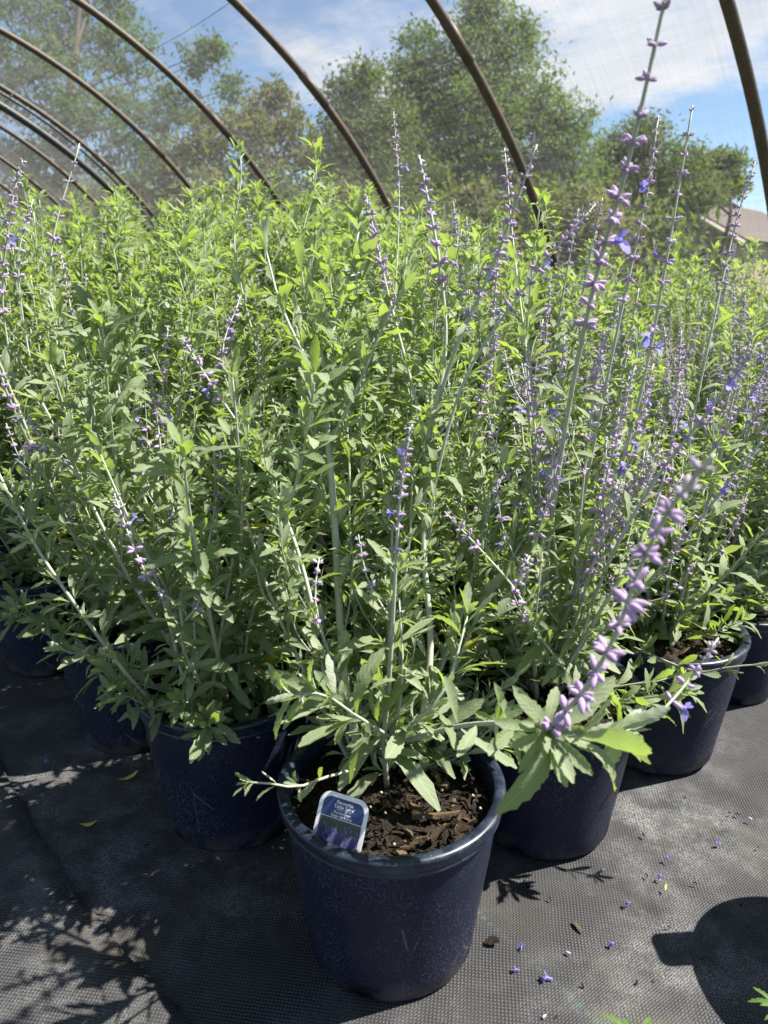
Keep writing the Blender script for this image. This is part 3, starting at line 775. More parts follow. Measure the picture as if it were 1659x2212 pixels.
    # ---- link everything under a root
    def build(s, root, nleaf, select=None, hi=True, far=False):
        K = len(s.stems); objs = []; gs = Geo(); gf = Geo()
        sides = 6 if hi else 5
        for k in range(K):
            g = gs if far else Geo()
            for P, rad, lv in s.stems[k]['tubes']:
                V, Q, T = tube(P, rad, sides if lv == 0 else 4, True)
                hz = np.clip((V[:, 2]-.2)/.30, 0, 1)
                g.add(V, Q, T, var=hz)
            if not far: so = g.build('stem', MAT['stem'], root); objs.append(so)
            for sp in s.stems[k]['spikes']:
                if not sp: continue
                g = gf if far else Geo()
                for (q, d, t, L, var, op) in sp:
                    n = t-d*t.dot(d); n = n/max(np.linalg.norm(n), 1e-6); y = np.cross(n, d)
                    E = EL if hi else EL_S
                    V = q+(E[0][:, :1]*d+E[0][:, 1:2]*y+E[0][:, 2:3]*n)*L
                    g.add(V, E[1], E[2], 0, var)
                    if hi:      # woolly hairs
                        hr = s.rg; nh = 18
                        x = hr.uniform(.08, .95, nh); a_ = hr.uniform(0, 6.28, nh)
                        o_ = np.cos(a_)[:, None]*y+np.sin(a_)[:, None]*n; rr = .225*np.sin(np.pi*x**.85)**.75
                        b0 = q+(x[:, None]*d+o_*rr[:, None]*.9)*L; tip = b0+(o_*.8+d*.5+hr.normal(0, .3, (nh, 3)))*L*hr.uniform(.12, .26, nh)[:, None]
                        sd_ = np.cross(o_, d)*L*.022
                        g.add(np.stack([b0-sd_, b0+sd_, tip], 1).reshape(-1, 3), None, np.arange(nh*3).reshape(-1, 3), 0, .86)
                    if op:
                        V = q+(CO[0][:, :1]*d+CO[0][:, 1:2]*y+CO[0][:, 2:3]*n)*L
                        g.add(V, CO[1], None, 1, np.random.default_rng(int(L*1e7)).random())
                if not far: g.build('flower_spike', [MAT['calyx'], MAT['petal']], so)
        if far:
            tag(gs.build('stem_thicket', MAT['stem'], root), kind='stuff')
            if gf.v: tag(gf.build('flower_haze', [MAT['calyx'], MAT['petal']], root), kind='stuff')
        Lv = s.leaves
        idx = list(range(len(Lv)))
        if nleaf:
            idx.sort(key=lambda i: select(Lv[i]))
            pick = idx[:nleaf]; rest = idx[nleaf:]
        else: pick, rest = [], idx
        for i in pick:
            k, pos, d, n, L, t, var = Lv[i]
            o = link('leaf', leaf_mesh(t, var), objs[k])
            y = np.cross(n, d)
            o.matrix_basis = Matrix(((d[0]*L, y[0]*L, n[0]*L, pos[0]), (d[1]*L, y[1]*L, n[1]*L, pos[1]), (d[2]*L, y[2]*L, n[2]*L, pos[2]), (0, 0, 0, 1)))
        if rest:
            g = Geo()
            for t in range(len(TPAR)):
                for small in (0, 1):
                    S = [Lv[i] for i in rest if Lv[i][5] == t and (Lv[i][4] < .022) == bool(small)]
                    if not S: continue
                    V, Q, U = (TP_TINY if small else (TP_LO if hi else TP_TINY))[t]
                    pos = np.array([a[1] for a in S]); d = np.array([a[2] for a in S]); n = np.array([a[3] for a in S]); L = np.array([a[4] for a in S]); vr = np.array([a[6] for a in S])
                    y = np.cross(n, d)
                    W = pos[:, None]+L[:, None, None]*(V[None, :, :1]*d[:, None]+V[None, :, 1:2]*y[:, None]+V[None, :, 2:]*n[:, None])
                    nv = len(V); QQ = (Q[None]+np.arange(len(S))[:, None, None]*nv).reshape(-1, 4)
                    g.add(W.reshape(-1, 3), QQ, var=np.repeat(vr, nv), uv=np.tile(U, (len(S), 1)))
            fo = g.build('foliage', MAT['leaf'], root, uv=True); fo['kind'] = 'stuff'

# ---------------------------------------------------------------- pots and soil
POT_H, POT_RB, POT_RT = 0.235, 0.106, 0.131
def pot_meshes():
    ns = 96; th = np.arange(ns)*2*math.pi/ns
    def lathe(prof, notch=False):
        V = []
        for i, (r, z) in enumerate(prof):
            for a in th:
                zz = z
                if notch and i <= 1:
                    m = (a+0.55) % (2*math.pi/4)
                    if m < 0.34: zz = z + 0.013*min(1, min(m, .34-m)/.05)
                V.append((r*math.cos(a), r*math.sin(a), zz))
        n = len(prof); i = np.arange(n-1)[:, None]*ns; j = np.arange(ns)[None]; k = (j+1) % ns
        Q = np.stack([i+j, i+k, i+ns+k, i+ns+j], -1).reshape(-1, 4)
        return np.array(V), Q
    g = Geo(); V, Q = lathe([(POT_RB-.006, 0.0), (POT_RB-.001, 0.0015), (POT_RB+.0012, .006), (POT_RB+.004, .03), (POT_RT-.006, .15), (POT_RT-.0005, .208), (POT_RT-.0005, .214)], True); g.add(V, Q)
    V, Q = lathe([(POT_RT-.006, .232), (POT_RT-.0065, .19), (POT_RT-.009, .165), (POT_RB-.004, .012), (0.001, .012)]); g.add(V, Q)
    body = g.mesh('pot', MAT['pot'])
    g = Geo(); V, Q = lathe([(POT_RT-.0005, .213), (POT_RT+.004, .2125), (POT_RT+.0052, .2140), (POT_RT+.0055, .2165), (POT_RT+.0042, .2175), (POT_RT+.0048, .219), (POT_RT+.0085, .2315), (POT_RT+.0088, .2345), (POT_RT+.0070, .2368), (POT_RT+.0030, .2375), (POT_RT-.0030, .2368), (POT_RT-.0058, .2345), (POT_RT-.0066, .230), (POT_RT-.0075, .222)]); g.add(V, Q)
    rim = g.mesh('rim', MAT['rim'])
    return body, rim
POT_ME, RIM_ME = pot_meshes()
def soil_mesh(seed):
    rg = np.random.default_rng(seed); nr, ns = 12, 48; V = [(0, 0, .206)]
    for i in range(1, nr+1):
        r = (POT_RT-.0078)*i/nr
        for j in range(ns):
            a = j*2*math.pi/ns; V.append((r*math.cos(a), r*math.sin(a), .203+.006*(1-(i/nr)**2)+rg.normal(0, .0016)))
    T = [(0, 1+j, 1+(j+1) % ns) for j in range(ns)]
    Q = [(1+i*ns+j, 1+(i+1)*ns+j, 1+(i+1)*ns+(j+1) % ns, 1+i*ns+(j+1) % ns) for i in range(nr-1) for j in range(ns)]
    return Geo().add(V, Q, T).mesh('soil', MAT['soil'])
def chip_geo(g, c, L, W, H, rg, var):
    """splintered chip: an irregular bent prism"""
    V = []
    for i, x in enumerate((-.5, -.15, .2, .5)):
        w = W*(.55 if i in (0, 3) else 1)*rg.uniform(.7, 1.15); h = H*rg.uniform(.6, 1.1); z = rg.normal(0, H*.4); y = rg.normal(0, W*.15)
        V += [(x*L+rg.normal(0, L*.05), y-w/2, z-h/2), (x*L+rg.normal(0, L*.05), y+w/2, z-h/2), (x*L, y+w*.4, z+h/2), (x*L, y-w*.4, z+h/2)]
    V = np.array(V)
    a, b, cc = rg.uniform(0, 6.28), rg.normal(0, .35), rg.normal(0, .45)
    R = np.array(Matrix.Rotation(a, 3, 'Z') @ Matrix.Rotation(b, 3, 'Y') @ Matrix.Rotation(cc, 3, 'X'))
    Q = [(0, 3, 2, 1), (12, 13, 14, 15)]
    for i in range(3):
        for k in range(4): Q.append((i*4+k, i*4+(k+1) % 4, i*4+4+(k+1) % 4, i*4+4+k))
    g.add(V @ R.T + c, Q, var=var)
def mulch_mesh(seed, n):
    rg = np.random.default_rng(seed); g = Geo()
    for _ in range(n):
        r = (POT_RT-.014)*math.sqrt(rg.random()); a = rg.uniform(0, 6.28); L = rg.uniform(.004, .016)
        chip_geo(g, np.array([r*math.cos(a), r*math.sin(a), .208+rg.uniform(0, .004)]), L, L*rg.uniform(.15, .5), rg.uniform(.001, .003), rg, rg.random()**1.4)
    return g.mesh('bark_mulch', MAT['bark'], smooth=False)
SOIL = [soil_mesh(1), soil_mesh(2)]
MULCH = [mulch_mesh(3, 420), mulch_mesh(4, 420)]
def add_pot(root, i, mulch=True):
    p = link('pot', POT_ME, root); r = link('rim', RIM_ME, p); a = (i*1.37) % 6.28
    p.rotation_euler.z = a
    s = link('soil', SOIL[i % 2], root); s.rotation_euler.z = a
    if mulch:
        m = link('bark_mulch', MULCH[i % 2], s); m['kind'] = 'stuff'
    return p, s

# ---------------------------------------------------------------- the block of pots
VA, VB, P0 = np.array([.242, .208]), np.array([-.255, .248]), np.array([.009, .765])
GRP = 'potted Russian sage plants in the block'
rj = np.random.default_rng(77)
sites = []
for i in range(-1, 9):
    for j in range(-1, 15):
        if (i < 0) or (j < 0): continue
        p = P0+VA*i+VB*j
        if i+j > 0: p = p+rj.normal(0, .012, 2)
        z = p[1]*CP+(CAM_H-.5)*SP
        if abs(p[0])/z > .70 or p[1] > 3.9: continue
        if AX[:2].dot(p) > 12 or NR[:2].dot(p) > 3.35: continue
        sites.append((i, j, p))
FRONT = {(0, 0), (1, 0), (0, 1), (2, 0), (0, 2), (1, 1)}
LAB = {(0, 0): 'Russian sage in navy pot at the corner of the block, name tag in its soil',
       (1, 0): 'Russian sage in navy pot right beside the corner pot, behind the long drooping flower spike',
       (0, 1): 'Russian sage in shaded navy pot beside the corner pot, leaves hanging over its rim',
       (2, 0): 'Russian sage third along the sunlit edge row, on the lit side of the fabric',
       (0, 2): 'Russian sage third along the shaded edge row, with a bare slanting stem before it',
       (1, 1): 'Russian sage hemmed in directly behind the corner pot'}
def cam_dist(root):
    r = np.array(root.location)
    return lambda l: float(np.linalg.norm(l[1]+l[2]*l[4]*.5+r-np.array([0, 0, CAM_H])))
PX = lambda pts, root: [at(*p)-np.array(root.location) for p in pts]
roots = {}
for (i, j, p) in sites:
    if (i, j) in FRONT:
        roots[(i, j)] = thing('potted_sage', (p[0], p[1], 0), LAB[(i, j)], 'potted plant', GRP)

# corner plant -------------------------------------------------
r = roots[(0, 0)]; pl = Plant(101)
def avoid0(az, inc, basal):
    d = math.cos(az+math.pi/2)          # 1 = towards the camera
    return (d > .30 or math.cos(az) < -.55) if basal else (d > .1 and inc > math.radians(9))
pl.auto(9, .36, .54, .12, avoid0, 17, (-.01, .045), bleaf=.034, incmax=30)
S = lambda pts, *a, **k: pl.stem(PX(pts, r), *a, **k)
# tall forked stem
S([(775, 1625, .90), (742, 1440, .93), (724, 1150, .94), (705, 900, .94), (693, 830, .94)], .0056, .0042, .040, .052, branch=.03, start=.06, tuft=.5)
S([(693, 830, .94), (640, 735, .93), (600, 640, .93), (575, 540, .94)], .0030, .001, .050, .030, branch=.05, tuft=.9)
S([(695, 840, .94), (718, 720, .95), (755, 600, .97), (775, 500, .98)], .0028, .001, .048, .030, branch=.05)
S([(712, 960, .94), (775, 830, .93), (830, 700, .92), (880, 610, .92)], .0028, .001, .048, .030, branch=.05, tuft=.9)
S([(735, 1180, .95), (690, 1060, .96), (600, 960, .98), (520, 880, 1.0)], .0024, .001, .042, .030, .0)
# second tall stem ending in a spike
S([(905, 1600, .88), (930, 1400, .92), (915, 1180, .93), (925, 960, .93), (962, 760, .92), (948, 560, .90), (905, 335, .90)], .0046, .0014, .040, .042, .16, .0095, branch=.06, start=.05, wgap=.022)
S([(930, 1000, .93), (890, 830, .94), (840, 640, .95), (790, 420, .96)], .0026, .0010, .036, .036, .17, .0090, branch=.0, wgap=.020)
S([(945, 870, .93), (990, 740, .90), (1070, 560, .86), (1160, 312, .82)], .0028, .0012, .034, .05, .20, .0085, branch=0, tuft=.3, wgap=.024)
S([(915, 1150, .93), (1000, 830, .88), (1150, 600, .86), (1288, 440, .86)], .0026, .0010, .036, .05, .16, .0080, branch=0, tuft=.3, wgap=.019)
# low flowering shoots in front
S([(770, 1600, .86), (735, 1480, .85), (700, 1380, .84), (680, 1290, .84), (690, 1205, .85)], .0022, .0010, .042, .022, .075, .0095, branch=0, tuft=.8, wgap=.020)
S([(690, 1370, .86), (640, 1180, .88), (560, 990, .90), (450, 820, .92), (392, 725, .93)], .0026, .0010, .034, .036, .10, .0085, branch=.05, wgap=.016)
S([(840, 1590, .84), (760, 1540, .80), (700, 1500, .76), (640, 1500, .74)], .0022, .0012, .048, .024, branch=0, tuft=.8, leaftop=.85, vb=-.1)
S([(850, 1590, .84), (920, 1540, .80), (970, 1470, .80), (1010, 1330, .82)], .0022, .0012, .044, .028, branch=0, leaftop=.8)
S([(855, 1585, .84), (870, 1450, .83), (862, 1290, .84)], .0018, .0010, .036, .040, .02, .006, branch=0, tuft=.3)
# arching branch to the right: pale rosette, then the long spike that leans at the camera
S([(880, 1600, .84), (985, 1570, .78), (1090, 1562, .70), (1175, 1575, .635)], .0030, .0020, .046, .050, start=.05, branch=0, tuft=.5, leaftop=1.05, vb=.1)
q0 = at(1180, 1578, .63)-np.array(r.location); kk = len(pl.stems)-1
toC = norm(np.array([0, 0, CAM_H])-at(1180, 1578, .63))
right = np.array([1., 0, 0]); upv = np.cross(right, -toC); upv = upv/np.linalg.norm(upv)
for m_, (ang, Lr, tw) in enumerate(((-95, .050, .3), (-70, .056, .35), (-38, .060, .4), (-8, .062, .3), (28, .052, .2), (-128, .050, .35), (-160, .046, .3), (165, .052, .3), (120, .056, .1), (75, .046, .1), (45, .046, .1), (-55, .042, .8), (-110, .04, .8), (5, .040, .8), (150, .038, .7))):
    a = math.radians(ang); d = math.cos(a)*right+math.sin(a)*upv+toC*tw-np.array([0, 0, .12])
    pl.leaf(kk, q0, d, toC+np.array([.2, 0, .4])+pl.rg.normal(0, .25, 3), Lr*pl.rg.uniform(.66, .92), float(pl.rg.uniform(.6, .9)), (1, 2, 5)[m_ % 3])
S([(1180, 1578, .63), (1262, 1490, .575), (1330, 1370, .525), (1375, 1245, .48), (1440, 1110, .425), (1540, 985, .37)], .0019, .0012, .02, .5, .335, .0112, start=.4, wgap=.033, openf=.008, tuft=0)
S([(1180, 1578, .635), (1240, 1590, .62), (1290, 1600, .62), (1330, 1580, .63)], .002, .0012, .050, .020, branch=0, tuft=.5, leaftop=1.0, vb=.1, start=.005)
S([(1290, 1600, .64), (1400, 1560, .66), (1480, 1480, .68), (1552, 1378, .70)], .0018, .0009, .026, .045, .085, .0085, branch=0, tuft=.1, wgap=.020)
# little shoot over the rim at the left
S([(765, 1662, .84), (700, 1680, .80), (640, 1700, .765), (570, 1690, .745), (540, 1690, .74)], .0018, .0010, .019, .034, branch=0, tuft=.2, start=.06, leaftop=.95, vb=.2)
ANCH = {}
PLANTS = {(0, 0): pl}
# right neighbour ----------------------------------------------
r = roots[(1, 0)]; pl = Plant(202)
avR = lambda az, inc, basal: (math.cos(az+math.pi/2) > .25 and not basal and inc > math.radians(16)) or (basal and math.cos(az+math.pi/2) > .75)
pl.auto(14, .44, .64, .8, avR, 13, (0, .02), openf=.008, vb=.1)
S = lambda pts, *a, **k: pl.stem(PX(pts, r), *a, **k)
S([(1150, 1420, 1.06), (1175, 1240, .98), (1225, 900, .86), (1285, 610, .74), (1345, 395, .64), (1388, 220, .585), (1440, -15, .55), (1490, -200, .53)], .0042, .0013, .040, .045, .36, .0100, branch=.02, wgap=.029, openf=.02, tuft=.4, start=.06)
S([(1200, 1400, 1.06), (1265, 1050, .98), (1330, 730, .90), (1395, 430, .86), (1422, 250, .85)], .0032, .0010, .040, .042, .21, .0085, branch=.03, wgap=.023)
S([(1240, 1400, 1.05), (1340, 1020, .98), (1395, 800, .92), (1440, 560, .86), (1496, 228, .82)], .0032, .0010, .038, .042, .27, .0085, branch=.03, wgap=.027, openf=.05)
S([(1180, 1420, 1.04), (1150, 1100, 1.0), (1140, 800, .98), (1112, 560, 1.0), (1090, 320, 1.02)], .0030, .0010, .042, .038, .16, .0085, branch=.05, wgap=.022)
S([(1240, 1430, 1.0), (1300, 1250, .92), (1400, 1060, .84), (1560, 850, .78), (1640, 740, .76)], .003, .001, .038, .045, .16, .0085, branch=.05, wgap=.02)
S([(1200, 1450, 1.0), (1130, 1330, .93), (1150, 1200, .90), (1190, 1060, .89), (1215, 935, .89)], .0024, .001, .036, .036, .13, .0090, branch=.08, wgap=.019, openf=.05)
S([(1220, 1450, 1.0), (1290, 1330, .92), (1380, 1180, .88), (1440, 1010, .87), (1475, 850, .88)], .0024, .001, .034, .038, .15, .0090, branch=.08, wgap=.019, openf=.02)
S([(1190, 1440, 1.0), (1150, 1340, .90), (1110, 1270, .87), (1040, 1190, .86), (960, 1105, .86)], .0022, .001, .034, .03, .06, .0085, branch=0, wgap=.017)
S([(1230, 1460, .99), (1170, 1380, .90), (1110, 1290, .86), (1145, 1200, .85)], .002, .001, .03, .03, .09, .0090, branch=0, wgap=.018)
rq = np.random.default_rng(15)
for q_ in range(13):      # the airy drift of bloom over this pot
    tx, ty = rq.uniform(1110, 1530), rq.uniform(640, 1060); z0 = rq.uniform(.84, 1.0)
    mx_, my_ = 1215+(tx-1215)*.45+rq.normal(0, 20), 1430+(ty-1430)*.5
    S([(1205+rq.normal(0, 25), 1440, 1.04), (mx_, my_, (1.03+z0)/2-.02), (tx, ty, z0)], .0024, .0010, .032, .042, rq.uniform(.12, .19), .0082, branch=.10, wgap=.020, tuft=.45, openf=.01)
PLANTS[(1, 0)] = pl
# left neighbour -----------------------------------------------
r = roots[(0, 1)]; pl = Plant(303)
avL = lambda az, inc, basal: False
pl.auto(14, .40, .62, .05, avL, 15, (0, -.01), vb=-.05)
S = lambda pts, *a, **k: pl.stem(PX(pts, r), *a, **k)
S([(330, 1510, 1.03), (285, 1470, .99), (180, 1330, .96), (90, 1200, .95), (30, 1090, .95), (-20, 985, .96)], .0030, .0014, .046, .034, branch=.05, start=.03, tuft=.9)
S([(430, 1490, 1.02), (420, 1300, .98), (450, 1180, .97), (478, 1010, .97), (490, 900, .98)], .0024, .001, .034, .05, .13, .0085, branch=0, wgap=.022, tuft=.2)
S([(440, 1490, 1.0), (395, 1400, .92), (390, 1310, .90), (330, 1265, .90), (280, 1160, .90), (245, 1060, .91)], .0024, .001, .044, .026, .145, .0095, branch=0, wgap=.021, tuft=.8)
S([(400, 1340, .90), (425, 1310, .89), (440, 1270, .89)], .0014, .0009, .03, .02, .03, .009, branch=0, wgap=.012, tuft=.4, start=.004)
S([(400, 1480, 1.0), (330, 1230, 1.0), (230, 1080, 1.0), (100, 960, 1.02), (60, 900, 1.03)], .0028, .001, .036, .04, .10, .008, branch=.05, wgap=.02)
S([(460, 1480, 1.02), (500, 1230, 1.0), (540, 1000, 1.0), (480, 780, 1.0), (520, 640, 1.02)], .0028, .001, .04, .038, .11, .0085, branch=.06, wgap=.02)
PLANTS[(0, 1)] = pl
# next ones along the edges -------------------------------------
r = roots[(2, 0)]; pl = Plant(404); pl.auto(16, .44, .62, .8, avR, 14, (0, .01), openf=.008, vb=.05)
S = lambda pts, *a, **k: pl.stem(PX(pts, r), *a, **k)
S([(1430, 1350, 1.28), (1480, 1000, 1.2), (1540, 700, 1.15), (1590, 480, 1.15), (1632, 350, 1.15)], .003, .001, .04, .04, .2, .0085, branch=.05, wgap=.024)
S([(1450, 1350, 1.28), (1560, 1250, 1.15), (1640, 1160, 1.1), (1720, 1080, 1.08)], .003, .001, .044, .036, 0, branch=.05)
S([(1370, 1400, 1.2), (1500, 1450, 1.05), (1580, 1440, 1.02), (1690, 1432, 1.0)], .0026, .001, .036, .05, 0, branch=0, tuft=.3)
PLANTS[(2, 0)] = pl
r = roots[(0, 2)]; pl = Plant(505); pl.auto(16, .48, .70, .2, avL, 15, (0, 0), vb=0, incmax=32)
S = lambda pts, *a, **k: pl.stem(PX(pts, r), *a, **k)
S([(250, 1330, 1.36), (200, 1150, 1.32), (140, 850, 1.28), (110, 560, 1.25), (172, 310, 1.25)], .003, .001, .04, .04, .20, .0095, branch=.05, wgap=.032)
S([(200, 1340, 1.36), (90, 1050, 1.28), (10, 700, 1.2), (20, 480, 1.15), (48, 345, 1.15)], .003, .001, .04, .04, .24, .0095, branch=.05, wgap=.024, openf=.04)
S([(220, 1340, 1.36), (120, 1000, 1.28), (60, 750, 1.25), (40, 560, 1.22), (72, 430, 1.22)], .003, .001, .04, .04, .16, .0085, branch=.05, wgap=.022)
PLANTS[(0, 2)] = pl
r = roots[(1, 1)]; pl = Plant(606); pl.auto(18, .52, .72, .15, None, 8, (0, 0), incmax=28)
S = lambda pts, *a, **k: pl.stem(PX(pts, r), *a, **k)
S([(800, 1400, 1.36), (810, 1200, 1.34), (835, 1000, 1.32), (850, 700, 1.3), (862, 430, 1.3), (850, 240, 1.3)], .0038, .001, .044, .04, .20, .008, branch=.06, wgap=.022)
S([(860, 1380, 1.36), (700, 800, 1.30), (650, 560, 1.28), (680, 400, 1.28), (684, 330, 1.28)], .003, .001, .052, .036, 0, branch=.06)
S([(780, 1380, 1.36), (600, 900, 1.35), (510, 560, 1.34), (520, 400, 1.34), (520, 335, 1.34)], .003, .001, .046, .036, 0, branch=.06)
PLANTS[(1, 1)] = pl
for n_, (ij, pl) in enumerate(PLANTS.items()):
    r = roots[ij]
    nleaf = 300
    pl.build(r, nleaf, cam_dist(r))
    p_, s_ = add_pot(r, n_, True)
    if ij == (0, 0):
        rg = np.random.default_rng(5)
        for c in range(110):
            rr = (POT_RT-.018)*math.sqrt(rg.random()); a = rg.uniform(0, 6.28); g = Geo(); L_ = rg.uniform(.008, .022)
            big = rg.random()
            chip_geo(g, np.zeros(3), L_, L_*rg.uniform(.18, .42), rg.uniform(.002, .004), rg, rg.random()**1.5)
            o = g.build('bark_chip', MAT['bark'], s_, smooth=False); o.location = (rr*math.cos(a), rr*math.sin(a), .212+rg.uniform(0, .006))
        for (dx_, dy_, L_, W_, az_) in ((.055, -.040, .058, .007, 2.35), (.030, -.030, .030, .006, 2.5), (.050, -.075, .022, .010, 1.9), (.078, -.045, .022, .012, .6), (.025, -.088, .032, .005, .8), (.005, -.02, .026, .005, .1), (.06, .02, .028, .009, 1.2)):
            g = Geo(); rg2 = np.random.default_rng(int(L_*1e4+dx_*1e3)); chip_geo(g, np.zeros(3), L_, W_, .005, rg2, rg2.uniform(.74, .92))
            # chip_geo spins at random: turn the piece back to its own bearing
            o = g.build('bark_chip', MAT['bark'], s_, smooth=False); o.location = (dx_, dy_, .218)
        me = None
        for c in range(26):
            rr = (POT_RT-.02)*math.sqrt(rg.random()); a = rg.uniform(0, 6.28)
            if me is None:
                V, Q, T = ellipsoid(4, 7, .48); me = Geo().add((V-np.array([.5, 0, 0]))*.0042, Q, T).mesh('fertilizer_prill', MAT['prill'])
            o = link('fertilizer_prill', me, s_); o.location = (rr*math.cos(a), rr*math.sin(a), .2155+rg.uniform(0, .004))

# the plants behind: a handful of growth forms, each copied
protos = []
for v in range(7):
    pr = Plant(900+v*13)
    pr.auto(20, .60, .82, (.07, .11, .17, .08, .75, .9, .8)[v], None, 6, (0, 0), openf=.006, wsize=.0082, vb=(.0, .1, -.05, .05, 0, .1, .05)[v], incmax=24)
    protos.append(pr)
BACK = sorted([(i, j, p) for (i, j, p) in sites if (i, j) not in FRONT], key=lambda s: s[2][1]+abs(s[2][0])*.3)
made = {}
for n_, (i, j, p) in enumerate(BACK):
    near = p[1] < 2.0; far = p[1] > 2.45
    right_side = p[0] > .15
    v = int(rj.integers(4, 7)) if (right_side and rj.random() < .75) else int(rj.integers(0, 4))
    key = (v, near, far)
    if near: lab = 'leafy Russian sage in the crowd just behind the front pots'
    else: lab = 'Russian sage far back in the block, only its upper stems showing'
    if j == 0: lab = 'Russian sage far along the sunlit edge row of the block'
    if i == 0: lab = 'Russian sage far along the shaded edge row of the block'
    if key not in made:
        root = thing('potted_sage', (p[0], p[1], 0), lab, 'potted plant', GRP)
        rg = np.random.default_rng(v)
        pr = protos[v]
        pr.build(root, 42 if near else 0, lambda l: -(l[4]*(0.4+np.hypot(l[1][0], l[1][1])*2+l[1][2])), hi=near, far=far)
        add_pot(root, n_, near)
        made[key] = root
    else:
        root = copy_tree(made[key]); root.location = (p[0], p[1], 0); root['label'] = lab
    root.rotation_euler.z = rj.uniform(0, 6.28)
    sc = float(np.interp(p[1], [1.2, 2.0, 3.2], [.90, 1.03, 1.12])*rj.uniform(.95, 1.06)*float(np.interp(p[0], [.25, .6], [1, .84]))); root.scale = (sc, sc, sc)

# ---------------------------------------------------------------- pot standing clear of the block on the sunny side, its tag throws the shadow
SHX, SHY = .527+POT_H/math.tan(SUN_EL)*math.sin(SUN_AZ), .684+POT_H/math.tan(SUN_EL)*math.cos(SUN_AZ)
r = thing('potted_sage', (SHX, SHY, 0), 'freshly cut back sage in a pot by itself on the sunny fabric', 'potted plant')
pl = Plant(707)
def avS(az, inc, basal): return math.cos(az) < .2
pl.auto(3, .18, .26, 0, avS, 4, (0, 0)); pl.build(r, 0, None); add_pot(r, 3, True)

# ---------------------------------------------------------------- plant tags
def plant_tag(name, label, TL, TR, BL, W=.062, H=.115):
    u = norm(TR-TL); v = BL-TL; v = v-u*v.dot(u); v = norm(v); n = np.cross(u, -v)      # u along text, v down, n to the reader
    org = TL
    root = thing(name, tuple(org+v*H), label, 'plant tag')
    o0 = np.array(root.location)
    def P(a, b, c): return org+u*a+v*b+n*c-o0
    def plate(x0, x1, y0, y1, rad, c0, c1, mat, nm, par, round_bottom=False):
        pts = []
        for cx, cy, a0 in ((x0+rad, y0+rad, math.pi), (x1-rad, y0+rad, 1.5*math.pi)):
            for t in np.linspace(0, math.pi/2, 9): pts.append((cx+rad*math.cos(a0+t), cy+rad*math.sin(a0+t)))
        pts += [(x1, y1), (x0, y1)]
        m_ = len(pts); V = [P(a, b, c0) for a, b in pts]+[P(a, b, c1) for a, b in pts]
        V += [P((x0+x1)/2, (y0+y1)/2, c0), P((x0+x1)/2, (y0+y1)/2, c1)]
        UV = [((a-x0)/(x1-x0), 1-(b-y0)/(y1-y0)) for a, b in pts]*2+[(.5, .5)]*2
        Q = [(i, (i+1) % m_, m_+(i+1) % m_, m_+i) for i in range(m_)]
        T = [(2*m_, (i+1) % m_, i) for i in range(m_)]+[(2*m_+1, m_+i, m_+(i+1) % m_) for i in range(m_)]
        return Geo().add(V, Q, T, uv=UV).build(nm, mat, par, False, uv=True)
    pl_ = plate(0, W, 0, H, .014, -.0005, .0003, MAT['tagw'], 'plate', root)
    b = .0050
    plate(b, W-b, b, .0268, .0100, .0003, .0006, MAT['tagb'], 'title_panel', root)
    plate(b, W-b, .0276, H-.008, .0002, .0003, .0006, MAT['tagp'], 'photo_panel', root)
    def text(s, x, y, size, bold):
        cu = bpy.data.curves.new('printed_text', 'FONT'); cu.body = s; cu.size = size; cu.align_x = 'CENTER'; cu.offset = bold; cu.materials.append(MAT['tagw'])
        tmp = bpy.data.objects.new('printed_text', cu); COL.objects.link(tmp)
        dg = bpy.context.evaluated_depsgraph_get(); dg.update()
        me = bpy.data.meshes.new_from_object(tmp.evaluated_get(dg)); bpy.data.objects.remove(tmp)
        o = link('printed_text', me, root)
        q = P(x, y, .0008)
        o.matrix_basis = Matrix(((u[0], -v[0], n[0], q[0]), (u[1], -v[1], n[1], q[1]), (u[2], -v[2], n[2], q[2]), (0, 0, 0, 1)))
    text('Perovskia', W*.52, .0112, .0054, .00012); text('\u2018Little Spire\u2019', W*.52, .0158, .0054, .00012)
    text('CPBR#1437, USPP#11643', W*.52, .0180, .0018, 0)
    text('Russian Sage', W*.50, .0217, .0042, .00003); text('Sauge de Russie', W*.50, .0255, .0042, .00003)
    return root
_A = at_height(677, 1791, POT_H); _B = at_height(780, 1826, POT_H); _u = norm(_B-_A)
_o = np.array([0, 0, CAM_H]); _r = at(697, 1702, 1.0)-_o
_t = (_A-_o).dot(_u)/_r.dot(_u)                       # the tag's edge stands square to its print
_T = _o+_r*_t*1.022; _A = _o+(_A-_o)*1.022
plant_tag('plant_tag', 'navy and white Russian Sage name tag stuck in the corner pot', _T, _T+_u*.06, _A, H=.066)
c = np.array([SHX-.115, SHY+.055, .207])
plant_tag('plant_tag', 'navy and white name tag in the lone pot on the sunny fabric', c+np.array([-.02, -.025, .085]), c+np.array([-.02, .03, .085]), c+np.array([0, -.025, 0]), W=.05, H=.115)

